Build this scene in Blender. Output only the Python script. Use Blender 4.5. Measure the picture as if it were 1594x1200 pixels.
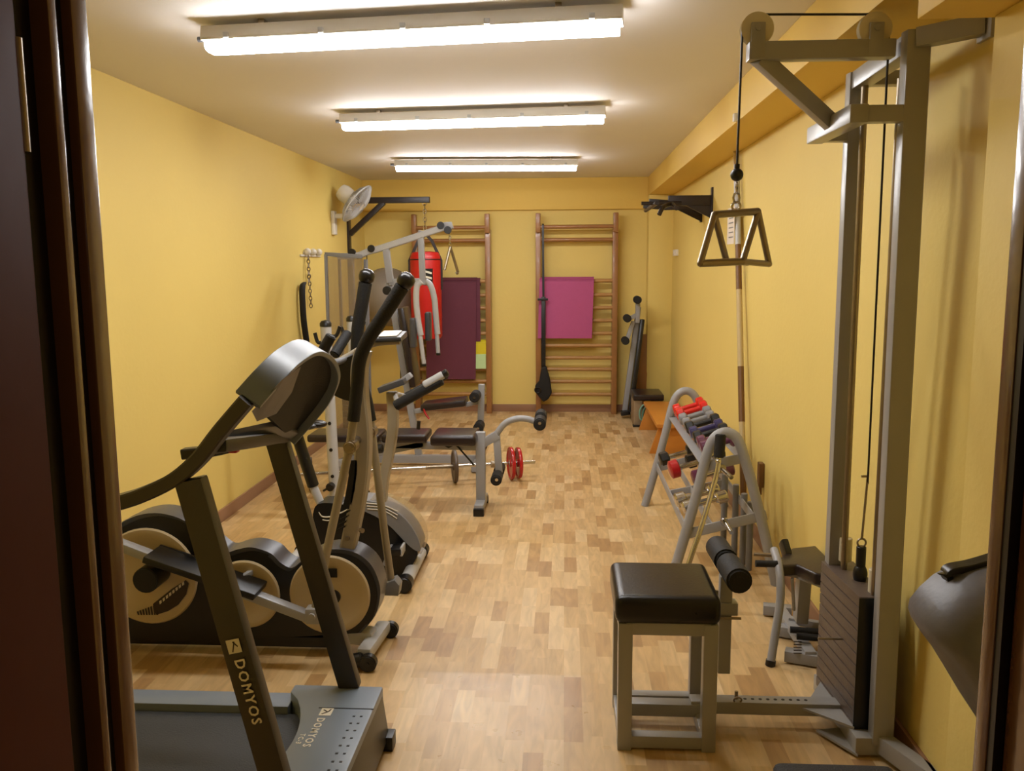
import bpy, bmesh, math, random
from mathutils import Vector as V, Matrix
random.seed(7)
for o in list(bpy.data.objects): bpy.data.objects.remove(o)
S = bpy.context.scene
COL = S.collection
# ------------------------------------------------------------------ camera
YAW, PITCH, ROLL, FPX, EYE = .0607, .1371, -.006, 1360., 1.595
cy, sy, cp, sp = math.cos(YAW), math.sin(YAW), math.cos(PITCH), math.sin(PITCH)
FW = V((-sy*cp, cy*cp, -sp)); RT = V((cy, sy, 0)); UP = RT.cross(FW)
cr, sr = math.cos(ROLL), math.sin(ROLL)
RT, UP = RT*cr+UP*sr, -RT*sr+UP*cr
cam = bpy.data.cameras.new('camera'); co = bpy.data.objects.new('camera', cam); COL.objects.link(co)
cam.sensor_fit = 'HORIZONTAL'; cam.sensor_width = 36; cam.lens = 36*FPX/1594; cam.clip_start = .02
M4 = Matrix((RT, UP, -FW)).transposed().to_4x4(); M4.translation = (0, 0, EYE)
co.matrix_world = M4; S.camera = co
# ------------------------------------------------------------------ light, exposure
S.view_settings.view_transform = 'Standard'; S.view_settings.look = 'None'
S.view_settings.exposure = 0.0; S.view_settings.gamma = 1
w = bpy.data.worlds.new('world'); S.world = w; w.use_nodes = True
w.node_tree.nodes['Background'].inputs[0].default_value = (1, .62, .34, 1)
w.node_tree.nodes['Background'].inputs[1].default_value = .1
TUBE_POWER = 49
H = 2.5

def at(px, py, X=None, Y=None, Z=None):
    d = FW*FPX + RT*(px-797) - UP*(py-600)
    t = X/d.x if X is not None else (Y/d.y if Y is not None else (Z-EYE)/d.z)
    return V((0, 0, EYE)) + d*t
def pts(lst, Y): return [at(a, b, Y=Y) for a, b in lst]
# ------------------------------------------------------------------ materials
def lin(c): return tuple(((x/255)/12.92 if x/255 <= .04045 else ((x/255+.055)/1.055)**2.4) for x in c)
def mat(name, rgb, rough=.5, metal=0., var=.08, scale=8., bump=0., bscale=60., coat=0., spec=.5, rvar=0.):
    m = bpy.data.materials.new(name); m.use_nodes = True; n = m.node_tree.nodes; l = m.node_tree.links
    b = n['Principled BSDF']; c = lin(rgb)
    tc = n.new('ShaderNodeTexCoord'); nz = n.new('ShaderNodeTexNoise'); nz.inputs['Scale'].default_value = scale
    nz.inputs['Detail'].default_value = 5; l.new(tc.outputs['Object'], nz.inputs['Vector'])
    mx = n.new('ShaderNodeMix'); mx.data_type = 'RGBA'
    mx.inputs[6].default_value = (*[x*(1-var) for x in c], 1); mx.inputs[7].default_value = (*[min(1, x*(1+var)) for x in c], 1)
    l.new(nz.outputs['Fac'], mx.inputs[0]); l.new(mx.outputs[2], b.inputs['Base Color'])
    b.inputs['Roughness'].default_value = rough; b.inputs['Metallic'].default_value = metal
    b.inputs['Specular IOR Level'].default_value = spec
    if coat: b.inputs['Coat Weight'].default_value = coat; b.inputs['Coat Roughness'].default_value = .08
    if rvar:
        mr = n.new('ShaderNodeMapRange'); mr.inputs['To Min'].default_value = rough-rvar; mr.inputs['To Max'].default_value = rough+rvar
        l.new(nz.outputs['Fac'], mr.inputs['Value']); l.new(mr.outputs[0], b.inputs['Roughness'])
    if bump:
        n2 = n.new('ShaderNodeTexNoise'); n2.inputs['Scale'].default_value = bscale; n2.inputs['Detail'].default_value = 3
        l.new(tc.outputs['Object'], n2.inputs['Vector'])
        bp = n.new('ShaderNodeBump'); bp.inputs['Strength'].default_value = bump; bp.inputs['Distance'].default_value = .01
        l.new(n2.outputs['Fac'], bp.inputs['Height']); l.new(bp.outputs[0], b.inputs['Normal'])
    return m
YEL = mat('yellow_paint', (227, 202, 117), .62, var=.05, scale=1.3, bump=.12, bscale=35, spec=.3)
YELB = mat('yellow_paint_beam', (228, 194, 100), .62, var=.04, scale=1.5, bump=.1, bscale=35, spec=.3)
CEI = mat('ceiling_paint', (230, 226, 222), .7, var=.03, scale=1.2, bump=.08, bscale=25, spec=.2)
BASE = mat('baseboard_tile', (150, 112, 84), .4, var=.1, scale=3)
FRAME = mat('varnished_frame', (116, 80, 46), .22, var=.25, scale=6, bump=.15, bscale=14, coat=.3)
FRAMED = mat('frame_groove_shade', (20, 12, 7), .4, var=.2)  # near-black copy of the frame wood; groove shade put into the colour
DOORM = mat('dark_door', (84, 38, 22), .6, var=.18, scale=3, bump=.1, bscale=10, spec=.12)
SIL = mat('silver_paint', (150, 150, 152), .38, var=.05, spec=.5)
SILB = mat('light_silver_paint', (178, 178, 178), .35, var=.05)
GRY = mat('grey_paint', (120, 120, 122), .4, var=.06)
TWR = mat('tower_grey_paint', (152, 150, 146), .3, var=.06, scale=5, bump=.05, bscale=40)
WARM = mat('champagne_paint', (150, 139, 118), .38, var=.08)
WHT = mat('white_plastic', (215, 210, 200), .4, var=.03)
CREAM = mat('cream_plastic', (188, 170, 134), .42, var=.05, scale=3)
BLK = mat('black_plastic', (13, 12, 12), .38, var=.15)
FOAM = mat('black_foam', (13, 12, 12), .7, var=.2, scale=60, bump=.25, bscale=160)
LEA = mat('black_leatherette', (15, 13, 12), .3, var=.12, scale=14, bump=.06, bscale=90, rvar=.05)
LEB = mat('brown_black_leatherette', (38, 28, 27), .3, var=.12, scale=14, bump=.05, bscale=90)
DGR = mat('dark_grey_plastic', (66, 66, 68), .35, var=.1)
BLG = mat('blue_grey_plastic', (62, 64, 72), .32, var=.08)
HOOD = mat('hood_grey_plastic', (110, 120, 131), .34, var=.05, scale=3)
UPR = mat('upright_dark_paint', (50, 46, 38), .38, var=.18, scale=9)
BELT = mat('treadmill_belt', (44, 46, 48), .6, var=.1, scale=20, bump=.2, bscale=200)
CHR = mat('chrome', (200, 198, 195), .16, metal=1., var=.03)
STL = mat('worn_steel', (150, 138, 120), .3, metal=.9, var=.15, scale=20)
RED = mat('red_vinyl', (186, 26, 24), .38, var=.06)
REDP = mat('red_plate_paint', (176, 16, 24), .28, var=.08, coat=.3)
REDD = mat('red_dumbbell_vinyl', (214, 36, 26), .25, var=.06, coat=.3)
WOOD = mat('brown_stained_wood', (152, 104, 56), .36, var=.22, scale=7, bump=.08, bscale=25, coat=.15)
WOODR = mat('wooden_rung', (172, 128, 72), .4, var=.15, scale=9)
BWOOD = mat('bench_wood', (196, 128, 48), .38, var=.12, scale=5)
PURP = mat('purple_mat_foam', (98, 42, 60), .75, var=.06, scale=30, bump=.15, bscale=150)
PINK = mat('pink_mat_foam', (174, 76, 126), .7, var=.05, scale=30, bump=.15, bscale=150)
YLWF = mat('yellow_mat_foam', (214, 196, 30), .7, var=.05)
GRNF = mat('pale_green_mat_foam', (190, 220, 160), .7, var=.05)
BALL = mat('grey_ball_vinyl', (132, 122, 110), .42, var=.05)
CABLE = mat('cable_sheath', (30, 24, 20), .5, var=.1)
BRKT = mat('black_bracket_paint', (36, 26, 24), .4, var=.15)
PLATE = mat('cast_iron_plate', (92, 78, 68), .42, var=.12, scale=18, bump=.1, bscale=60)
NYL = mat('cream_nylon', (206, 196, 168), .5, var=.05)
PURD = mat('purple_dumbbell_vinyl', (92, 36, 66), .28, var=.08, coat=.3)
NAVD = mat('navy_dumbbell_vinyl', (46, 40, 92), .3, var=.08, coat=.3)
GRYD = mat('grey_dumbbell_vinyl', (128, 128, 132), .35, var=.06)
TEAL = mat('teal_rubber', (120, 170, 150), .5, var=.08)
TAPE = mat('brown_tape', (112, 76, 34), .45, var=.12)
BEIG = mat('beige_tape', (190, 168, 120), .5, var=.06)
INK = mat('pale_lettering', (214, 208, 190), .5, var=.02)
INKD = mat('dark_decal', (48, 36, 26), .4, var=.1)
PAPER = mat('paper_tag', (226, 214, 200), .7, var=.04)
BAGG = mat('grey_leather_bag', (104, 104, 112), .42, var=.1, scale=5, bump=.08, bscale=50)
def glassy(name, rgb, fac, rough=.08):
    m = bpy.data.materials.new(name); m.use_nodes = True; n = m.node_tree.nodes; l = m.node_tree.links
    b = n['Principled BSDF']; b.inputs['Base Color'].default_value = (*lin(rgb), 1); b.inputs['Roughness'].default_value = rough
    t = n.new('ShaderNodeBsdfTransparent'); mx = n.new('ShaderNodeMixShader'); mx.inputs[0].default_value = fac
    nz = n.new('ShaderNodeTexNoise'); nz.inputs['Scale'].default_value = 6
    mr = n.new('ShaderNodeMapRange'); mr.inputs['To Min'].default_value = fac*.85; mr.inputs['To Max'].default_value = min(1, fac*1.15)
    l.new(nz.outputs['Fac'], mr.inputs['Value']); l.new(mr.outputs[0], mx.inputs[0])
    l.new(t.outputs[0], mx.inputs[1]); l.new(b.outputs[0], mx.inputs[2]); l.new(mx.outputs[0], n['Material Output'].inputs[0]); return m
SMOKE = glassy('smoked_acrylic', (150, 130, 100), .42)
CLEAR = glassy('clear_plastic_dome', (190, 165, 120), .3)
# lamp diffuser
LAMP = bpy.data.materials.new('lamp_diffuser'); LAMP.use_nodes = True
_n = LAMP.node_tree.nodes; _b = _n['Principled BSDF']; _b.inputs['Base Color'].default_value = (.9, .9, .9, 1)
_b.inputs['Emission Color'].default_value = (.99, .985, 1, 1); _b.inputs['Emission Strength'].default_value = TUBE_POWER
# wood-strip vinyl floor
def floor_mat():
    m = bpy.data.materials.new('strip_wood_vinyl'); m.use_nodes = True; n = m.node_tree.nodes; l = m.node_tree.links; b = n['Principled BSDF']
    def math_(op, a, bb=None, c=None):
        x = n.new('ShaderNodeMath'); x.operation = op
        for i, v in enumerate((a, bb, c)):
            if v is None: continue
            if isinstance(v, (int, float)): x.inputs[i].default_value = v
            else: l.new(v, x.inputs[i])
        return x.outputs[0]
    g = n.new('ShaderNodeNewGeometry'); s = n.new('ShaderNodeSeparateXYZ'); l.new(g.outputs['Position'], s.inputs[0])
    X, Y = s.outputs[0], s.outputs[1]
    col = math_('FLOOR', math_('DIVIDE', X, .0665))
    wn = n.new('ShaderNodeTexWhiteNoise'); wn.noise_dimensions = '1D'; l.new(col, wn.inputs['W'])
    yy = math_('ADD', math_('DIVIDE', Y, .235), math_('MULTIPLY', wn.outputs['Value'], 7.3))
    row = math_('FLOOR', yy)
    cx = n.new('ShaderNodeCombineXYZ'); l.new(col, cx.inputs[0]); l.new(row, cx.inputs[1])
    w2 = n.new('ShaderNodeTexWhiteNoise'); w2.noise_dimensions = '2D'; l.new(cx.outputs[0], w2.inputs['Vector'])
    ramp = n.new('ShaderNodeValToRGB'); cr_ = ramp.color_ramp
    cols = [(0, (172, 134, 86)), (.1, (184, 147, 97)), (.22, (198, 163, 111)), (.7, (208, 175, 124)), (1, (218, 189, 142))]
    cr_.elements[0].position = 0; cr_.elements[0].color = (*lin(cols[0][1]), 1); cr_.elements[1].position = 1; cr_.elements[1].color = (*lin(cols[-1][1]), 1)
    for p, c in cols[1:-1]: e = cr_.elements.new(p); e.color = (*lin(c), 1)
    l.new(w2.outputs['Value'], ramp.inputs[0])
    mp = n.new('ShaderNodeMapping'); mp.inputs['Scale'].default_value = (26, 4, 1); l.new(g.outputs['Position'], mp.inputs[0])
    off = n.new('ShaderNodeVectorMath'); off.operation = 'ADD'; l.new(mp.outputs[0], off.inputs[0])
    sc = n.new('ShaderNodeVectorMath'); sc.operation = 'SCALE'; l.new(w2.outputs['Color'], sc.inputs[0]); sc.inputs['Scale'].default_value = 30; l.new(sc.outputs[0], off.inputs[1])
    nz = n.new('ShaderNodeTexNoise'); nz.inputs['Scale'].default_value = 1; nz.inputs['Detail'].default_value = 4; nz.inputs['Distortion'].default_value = 1.2; l.new(off.outputs[0], nz.inputs['Vector'])
    gr = n.new('ShaderNodeMapRange'); gr.inputs['From Min'].default_value = .3; gr.inputs['From Max'].default_value = .7; gr.inputs['To Min'].default_value = .78; gr.inputs['To Max'].default_value = 1.05
    l.new(nz.outputs['Fac'], gr.inputs['Value'])
    mul = n.new('ShaderNodeVectorMath'); mul.operation = 'SCALE'; l.new(ramp.outputs[0], mul.inputs[0]); l.new(gr.outputs[0], mul.inputs['Scale'])
    l.new(mul.outputs[0], b.inputs['Base Color'])
    # scuffed, polished patch just inside the door
    def box1(v, lo, hi, soft):
        a = n.new('ShaderNodeMapRange'); a.interpolation_type = 'SMOOTHSTEP'; a.inputs['From Min'].default_value = lo-soft; a.inputs['From Max'].default_value = lo; l.new(v, a.inputs['Value'])
        c = n.new('ShaderNodeMapRange'); c.interpolation_type = 'SMOOTHSTEP'; c.inputs['From Min'].default_value = hi; c.inputs['From Max'].default_value = hi+soft; c.inputs['To Min'].default_value = 1; c.inputs['To Max'].default_value = 0; l.new(v, c.inputs['Value'])
        return math_('MULTIPLY', a.outputs[0], c.outputs[0])
    mask = math_('MULTIPLY', box1(X, -.5, .14, .12), box1(Y, 1.2, 3.24, .015))
    n3 = n.new('ShaderNodeTexNoise'); n3.inputs['Scale'].default_value = 9; n3.inputs['Detail'].default_value = 6; l.new(g.outputs['Position'], n3.inputs['Vector'])
    rr = math_('ADD', math_('MULTIPLY', n3.outputs['Fac'], .1), .34)
    rough = math_('SUBTRACT', rr, math_('MULTIPLY', mask, .1)); l.new(rough, b.inputs['Roughness'])
    b.inputs['Specular IOR Level'].default_value = .5
    bp = n.new('ShaderNodeBump'); bp.inputs['Strength'].default_value = .12; bp.inputs['Distance'].default_value = .004; l.new(n3.outputs['Fac'], bp.inputs['Height']); l.new(bp.outputs[0], b.inputs['Normal'])
    return m
FLOOR = floor_mat()
# ------------------------------------------------------------------ mesh builder
def frame_of(d, up=V((0, 0, 1))):
    d = d.normalized()
    if abs(d.dot(up)) > .999: up = V((0, 1, 0)) if abs(d.y) < .9 else V((1, 0, 0))
    a = d.cross(up).normalized(); b = a.cross(d).normalized(); return a, b
def smooth(p, k=6):
    p = [V(q) for q in p]; out = []
    for i in range(len(p)-1):
        p0 = p[i-1] if i else p[0]*2-p[1]; p1, p2 = p[i], p[i+1]; p3 = p[i+2] if i+2 < len(p) else p2*2-p1
        for j in range(k):
            t = j/k; out.append(.5*((2*p1)+(p2-p0)*t+(2*p0-5*p1+4*p2-p3)*t*t+(3*p1-p0-3*p2+p3)*t**3))
    return out+[p[-1]]
class B:
    def __init__(s): s.bm = bmesh.new()
    def _add(s, t, bev=0, seg=2):
        if bev: bmesh.ops.bevel(t, geom=t.edges[:], offset=bev, segments=seg, affect='EDGES', profile=.6)
        me = bpy.data.meshes.new('t'); t.to_mesh(me); t.free(); s.bm.from_mesh(me); bpy.data.meshes.remove(me); return s
    def hexa(s, c8, bev=0, seg=2):
        t = bmesh.new(); v = [t.verts.new(c) for c in c8]
        for f in ((0, 3, 2, 1), (4, 5, 6, 7), (0, 1, 5, 4), (1, 2, 6, 5), (2, 3, 7, 6), (3, 0, 4, 7)): t.faces.new([v[i] for i in f])
        bmesh.ops.recalc_face_normals(t, faces=t.faces); return s._add(t, bev, seg)
    def box(s, x0, x1, y0, y1, z0, z1, bev=0, seg=2):
        return s.hexa([(x0, y0, z0), (x1, y0, z0), (x1, y1, z0), (x0, y1, z0), (x0, y0, z1), (x1, y0, z1), (x1, y1, z1), (x0, y1, z1)], bev, seg)
    def bar(s, p0, p1, w, h, up=(0, 0, 1), bev=.003):       # w sideways, h along up
        p0, p1 = V(p0), V(p1); a, b = frame_of(p1-p0, V(up)); a = a*w/2; b = b*h/2
        return s.hexa([p0-a-b, p0+a-b, p0+a+b, p0-a+b, p1-a-b, p1+a-b, p1+a+b, p1-a+b], bev)
    def cyl(s, p0, p1, r, r2=None, n=20, bev=0):
        p0, p1 = V(p0), V(p1); r2 = r if r2 is None else r2; a, b = frame_of(p1-p0); t = bmesh.new()
        A = [t.verts.new(p0+(a*math.cos(k*2*math.pi/n)+b*math.sin(k*2*math.pi/n))*r) for k in range(n)]
        C = [t.verts.new(p1+(a*math.cos(k*2*math.pi/n)+b*math.sin(k*2*math.pi/n))*r2) for k in range(n)]
        for k in range(n): t.faces.new((A[k], A[(k+1) % n], C[(k+1) % n], C[k]))
        fa = t.faces.new(A[::-1]); fb = t.faces.new(C)
        if bev:
            bmesh.ops.bevel(t, geom=list(set(fa.edges[:]+fb.edges[:])), offset=bev, segments=3, affect='EDGES')
        bmesh.ops.recalc_face_normals(t, faces=t.faces); return s._add(t)
    def lathe(s, prof, p0, ax, n=24):                       # prof: (radius, distance along axis)
        p0, ax = V(p0), V(ax).normalized(); a, b = frame_of(ax); t = bmesh.new(); R = []
        for r, h in prof:
            R.append([t.verts.new(p0+ax*h+(a*math.cos(k*2*math.pi/n)+b*math.sin(k*2*math.pi/n))*max(r, 1e-4)) for k in range(n)])
        for i in range(len(R)-1):
            for k in range(n): t.faces.new((R[i][k], R[i][(k+1) % n], R[i+1][(k+1) % n], R[i+1][k]))
        t.faces.new(R[0][::-1]); t.faces.new(R[-1]); bmesh.ops.recalc_face_normals(t, faces=t.faces); return s._add(t)
    def tube(s, p, r, k=6, n=12, rect=None, up=(0, 0, 1), taper=None):
        p = smooth(p, k) if k else [V(q) for q in p]; t = bmesh.new(); R = []
        up = V(up); a, b = frame_of(p[1]-p[0], up)
        for i, q in enumerate(p):
            d = (p[min(i+1, len(p)-1)]-p[max(i-1, 0)]).normalized()
            if rect: a, b = frame_of(d, up)
            else: a = (a-d*a.dot(d)).normalized(); b = d.cross(a)
            rr = r*(taper(i/(len(p)-1)) if taper else 1)
            if rect:
                w_, h_ = rect[0]/2, rect[1]/2; e = min(w_, h_)*.25
                ring = [q+a*x+b*y for x, y in ((-w_+e, -h_), (w_-e, -h_), (w_, -h_+e), (w_, h_-e), (w_-e, h_), (-w_+e, h_), (-w_, h_-e), (-w_, -h_+e))]
            else: ring = [q+(a*math.cos(j*2*math.pi/n)+b*math.sin(j*2*math.pi/n))*rr for j in range(n)]
            R.append([t.verts.new(v) for v in ring])
        m = len(R[0])
        for i in range(len(R)-1):
            for j in range(m): t.faces.new((R[i][j], R[i][(j+1) % m], R[i+1][(j+1) % m], R[i+1][j]))
        t.faces.new(R[0][::-1]); t.faces.new(R[-1]); bmesh.ops.recalc_face_normals(t, faces=t.faces); return s._add(t)
    def ball(s, c, r, sc=(1, 1, 1), n=20, rot=None):
        t = bmesh.new(); bmesh.ops.create_uvsphere(t, u_segments=n, v_segments=n//2+2, radius=r)
        m = Matrix.Translation(V(c)) @ (rot.to_4x4() if rot else Matrix.Identity(4)) @ Matrix.Diagonal((*sc, 1)); bmesh.ops.transform(t, matrix=m, verts=t.verts); return s._add(t)
    def ring(s, c, ax, R, r, n=28, m=8):
        c, ax = V(c), V(ax).normalized(); a, b = frame_of(ax); t = bmesh.new(); G = []
        for i in range(n):
            u = i*2*math.pi/n; d = a*math.cos(u)+b*math.sin(u)
            G.append([t.verts.new(c+d*(R+r*math.cos(j*2*math.pi/m))+ax*r*math.sin(j*2*math.pi/m)) for j in range(m)])
        for i in range(n):
            for j in range(m): t.faces.new((G[i][j], G[(i+1) % n][j], G[(i+1) % n][(j+1) % m], G[i][(j+1) % m]))
        bmesh.ops.recalc_face_normals(t, faces=t.faces); return s._add(t)
    def prism(s, P, vec, bev=0, seg=2):
        t = bmesh.new(); vec = V(vec); A = [t.verts.new(V(p)) for p in P]; C = [t.verts.new(V(p)+vec) for p in P]; k = len(P)
        t.faces.new(A[::-1]); t.faces.new(C)
        for i in range(k): t.faces.new((A[i], A[(i+1) % k], C[(i+1) % k], C[i]))
        bmesh.ops.recalc_face_normals(t, faces=t.faces); return s._add(t, bev, seg)
    def chain(s, p0, p1, L=.03, r=.0035):
        p0, p1 = V(p0), V(p1); d = p1-p0; n = max(1, int(d.length/(L*.75))); a, b = frame_of(d); u = d.normalized()
        for i in range(n):
            c = p0+d*((i+.5)/n); e = a if i % 2 else b
            loop = [c+u*(L/2)*math.cos(q*math.pi/4)+e*(L*.3)*math.sin(q*math.pi/4) for q in range(9)]
            s.tube(loop, r, k=0, n=5)
        return s
def link(name, b, m, parent=None, origin=None, label=None, flat=False):
    me = bpy.data.meshes.new(name); b.bm.to_mesh(me); b.bm.free(); me.materials.append(m)
    o = bpy.data.objects.new(name, me); COL.objects.link(o)
    org = V(parent['_o']) if parent is not None else (V(origin) if origin is not None else V((0, 0, 0)))
    me.transform(Matrix.Translation(-org))
    if not flat:
        me.polygons.foreach_set('use_smooth', [True]*len(me.polygons)); me.set_sharp_from_angle(angle=math.radians(38))
    if parent is not None: o.parent = parent
    else: o.location = org
    o['_o'] = list(org)
    if label: o['label'] = label
    return o
def thing(name, label, cat, loc, group=None):
    o = bpy.data.objects.new(name, None); COL.objects.link(o); o.location = V(loc); o.empty_display_size = .1
    o['_o'] = list(V(loc)); o['label'] = label; o['category'] = cat
    if group: o['group'] = group
    return o
def solo(name, b, m, label, cat, origin, group=None):
    o = link(name, b, m, None, origin); o['label'] = label; o['category'] = cat
    if group: o['group'] = group
    return o
def struct(name, b, m, parent=None):
    o = link(name, b, m, parent)
    if parent is None: o['kind'] = 'structure'
    return o
def text(name, body, size, org, xdir, ydir, m, parent, ext=.0006):
    c = bpy.data.curves.new('f', 'FONT'); c.body = body; c.size = size; c.space_character = 1.25; c.extrude = ext; c.offset = size*.018; c.resolution_u = 2
    to = bpy.data.objects.new('f', c); COL.objects.link(to); bpy.context.view_layer.update()
    me = bpy.data.meshes.new_from_object(to.evaluated_get(bpy.context.evaluated_depsgraph_get()))
    bpy.data.objects.remove(to); bpy.data.curves.remove(c)
    xd, yd = V(xdir).normalized(), V(ydir).normalized(); zd = xd.cross(yd)
    mt = Matrix((xd, yd, zd)).transposed().to_4x4(); mt.translation = V(org); me.transform(mt)
    me.transform(Matrix.Translation(-V(parent['_o']))); me.materials.clear(); me.materials.append(m); me.name = name
    o = bpy.data.objects.new(name, me); COL.objects.link(o); o.parent = parent; o['_o'] = list(parent['_o']); return o
Yv, Xv, Zv = V((0, 1, 0)), V((1, 0, 0)), V((0, 0, 1))
# ------------------------------------------------------------------ the room
XL, XR, YB, YF = -2.165, 1.12, 9.47, .9
struct('floor', B().box(XL-.1, XR+.1, -1.2, YB+.1, -.06, 0), FLOOR)
struct('ceiling', B().box(XL-.1, XR+.1, YF-.12, YB+.1, H, H+.06), CEI)
struct('wall_left', B().box(XL-.1, XL, YF-.12, YB+.1, 0, H), YEL)
struct('wall_right', B().box(XR, XR+.1, YF-.12, YB+.1, 0, H), YEL)
struct('wall_back', B().box(XL, XR, YB, YB+.1, 0, H), YEL)
DL, DR, DZ = -.52, .475, 2.12
struct('wall_front', B().box(XL-.6, DL, YF-.12, YF, 0, H).box(DR, XR+.6, YF-.12, YF, 0, H).box(DL, DR, YF-.12, YF, DZ, H), YEL)
struct('trim_1', B().box(.868, XR, 2.32, YB, 2.306, H, .004), YELB)              # beam along the right wall
struct('trim_2', B().box(XL, .868, YB-.06, YB, 2.172, H, .003), YELB)            # beam across the back wall
struct('trim_3', B().box(.868, XR, YF, 2.32, 2.19, H, .004), YELB)               # deeper beam by the door
struct('trim_4', B().box(1.045, XR, YF, 2.3, 0, 2.19, .004), YEL)                # pilaster by the door
struct('trim_5', B().box(.868, XR, YB-.2, YB, 0, 2.306, .004), YEL)              # corner pilaster at the back
struct('baseboard_left', B().box(XL, XL+.014, YF, YB, 0, .08, .002), BASE)
struct('baseboard_back', B().box(XL+.014, .868, YB-.014, YB, 0, .08, .002), BASE)
struct('baseboard_right', B().box(XR-.014, XR, 2.3, YB-.2, 0, .08, .002), BASE)
# doorway: stepped varnished jambs, casing, header and the opened leaf
struct('trim_6', B().box(-.53, -.486, .876, .906, 0, DZ, .003), FRAME)
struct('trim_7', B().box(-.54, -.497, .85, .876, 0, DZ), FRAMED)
struct('trim_8', B().box(-.54, -.4865, .836, .85, 0, DZ, .002), FRAME)
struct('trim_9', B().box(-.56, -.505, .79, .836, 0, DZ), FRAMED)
struct('trim_10', B().box(.44, .475, .88, .906, 0, DZ, .002), FRAME)
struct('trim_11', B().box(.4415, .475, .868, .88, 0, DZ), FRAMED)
struct('trim_12', B().box(.4505, .56, .768, .868, 0, DZ, .004), FRAME)
struct('trim_13', B().box(-.56, .56, .77, .906, DZ, DZ+.06, .003), FRAME)
dl = thing('door_1', 'dark brown door leaf standing open into the hallway at the left edge', 'door', (-.49, .79, 0)); dl['kind'] = 'structure'
del dl['category']
link('door_panel', B().box(-.53, -.489, -.02, .788, .01, DZ-.01, .004), DOORM, dl)
link('hinge', B().cyl((-.495, .792, .3), (-.495, .792, .4), .007).cyl((-.495, .792, 1.7), (-.495, .792, 1.8), .007), STL, dl)
# ------------------------------------------------------------------ ceiling lights
def ceiling_light(pl, pr, label):
    zb = 2.39; a, b = at(*pl, Z=zb), at(*pr, Z=zb); d = (b-a).normalized(); c = (a+b)/2; L = 1.53
    a, b = c-d*L/2, c+d*L/2; s = V((-d.y, d.x, 0))
    t = thing('ceiling_light', label, 'light', (c.x, c.y, H), 'tube lights on the ceiling')
    prof = [(-.054, .038), (-.053, .016), (-.042, .004), (-.02, 0), (.02, 0), (.042, .004), (.053, .016), (.054, .038)]
    link('diffuser', B().prism([a+s*u+Zv*v for u, v in prof], d*L, .004), LAMP, t)
    link('housing', B().prism([a-d*.012+s*u+Zv*v for u, v in [(-.058, .038), (-.06, .046), (-.05, .09), (.05, .09), (.06, .046), (.058, .038)]], d*(L+.024), .002), WHT, t)
    for k in (.14, .86):
        q = a+d*L*k; link('mounting_clip', B().box(-.012, .012, -.03, .03, 0, H-zb-.088, .002), STL, t)
        ch = t.children[-1]; ch.data.transform(Matrix.Translation(q+Zv*.089))
    for k in (.06, .3, .5, .7, .94):
        q = a+d*L*k-s*.06+Zv*.047; link('latch', B().box(q.x-.01, q.x+.01, q.y-.005, q.y+.004, q.z-.006, q.z+.014, .002), SILB, t)
    q = a-d*.02+Zv*.055; link('cable_gland', B().cyl(q, q-d*.03, .01), DGR, t)
ceiling_light((355, 83), (934, 55), 'long tube light nearest the doorway, largest of the three on the ceiling')
ceiling_light((552, 203), (922, 192.4), 'middle tube light of the three on the ceiling')
ceiling_light((623, 266.6), (891, 265.7), 'farthest tube light, close to the back wall beam')
# ------------------------------------------------------------------ treadmill
YN, YFa = 2.03, 2.73
tm = thing('treadmill', 'large dark grey treadmill in the left foreground with grey motor hood', 'treadmill', (-1.2, 2.38, 0))
hp = [(-.604, YN), (-.604, YFa), (-.905, YFa)]+[(-.905+.1*math.sin(math.pi*k/12)**.7, YFa-.05-(YFa-YN-.1)*k/12) for k in range(13)]+[(-.905, YN)]
t = bmesh.new(); b_ = B()
b_.prism([V((x, y, .085)) for x, y in hp], (0, 0, .115), .008)
hood = link('motor_hood', b_, HOOD, tm)
link('hood_base', B().hexa([(-.9, YN+.01, .02), (-.585, YN+.01, .03), (-.585, YFa-.01, .03), (-.9, YFa-.01, .02), (-.9, YN+.01, .085), (-.606, YN+.01, .19), (-.606, YFa-.01, .19), (-.9, YFa-.01, .085)], .006), UPR, tm)  # dark end face: shade on the grey hood put into the colour
link('hood_seam', B().box(-.78, -.603, 2.575, 2.579, .1995, .2012), BLK, hood)
b_ = B()
for i in range(9):
    y = 2.53-i*.042
    for x in (-.655, -.632): b_.box(x-.004, x+.004, y-.003, y+.003, .1995, .2014)
link('vent_slots', b_, BLK, hood)
text('lettering', 'DOMYOS', .034, (-.765, 2.515, .2004), (0, -1, 0), (1, 0, 0), INK, hood)
text('model_lettering', 'TC-3', .022, (-.79, 2.42, .2004), (0, -1, 0), (1, 0, 0), INK, hood)
link('logo', B().box(-.768, -.73, 2.53, 2.575, .1998, .2008, .0002), INK, hood)
link('logo_mark', B().bar((-.76, 2.538, .2012), (-.742, 2.553, .2012), .004, .001, bev=0).bar((-.742, 2.553, .2012), (-.737, 2.568, .2012), .004, .001, bev=0).bar((-.744, 2.551, .2012), (-.76, 2.564, .2012), .004, .001, bev=0), INKD, hood)
link('running_belt', B().box(-2.0, -.78, YN+.09, YFa-.09, .09, .145, .01), BELT, tm)
link('side_rail', B().box(-2.02, -.9, YFa-.095, YFa, .06, .17, .006), HOOD, tm)
link('side_rail', B().box(-2.02, -.9, YN, YN+.095, .06, .17, .006), HOOD, tm)
link('frame', B().box(-2.0, -.62, YN+.03, YFa-.03, .04, .088, .004), UPR, tm)
for x, y in ((-.6, YN+.03), (-.6, YFa-.03), (-1.96, YN+.03), (-1.96, YFa-.03)):
    link('foot', B().box(x-.02, x+.035, y-.03, y+.03, 0, .05, .004), BLK, tm)
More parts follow.
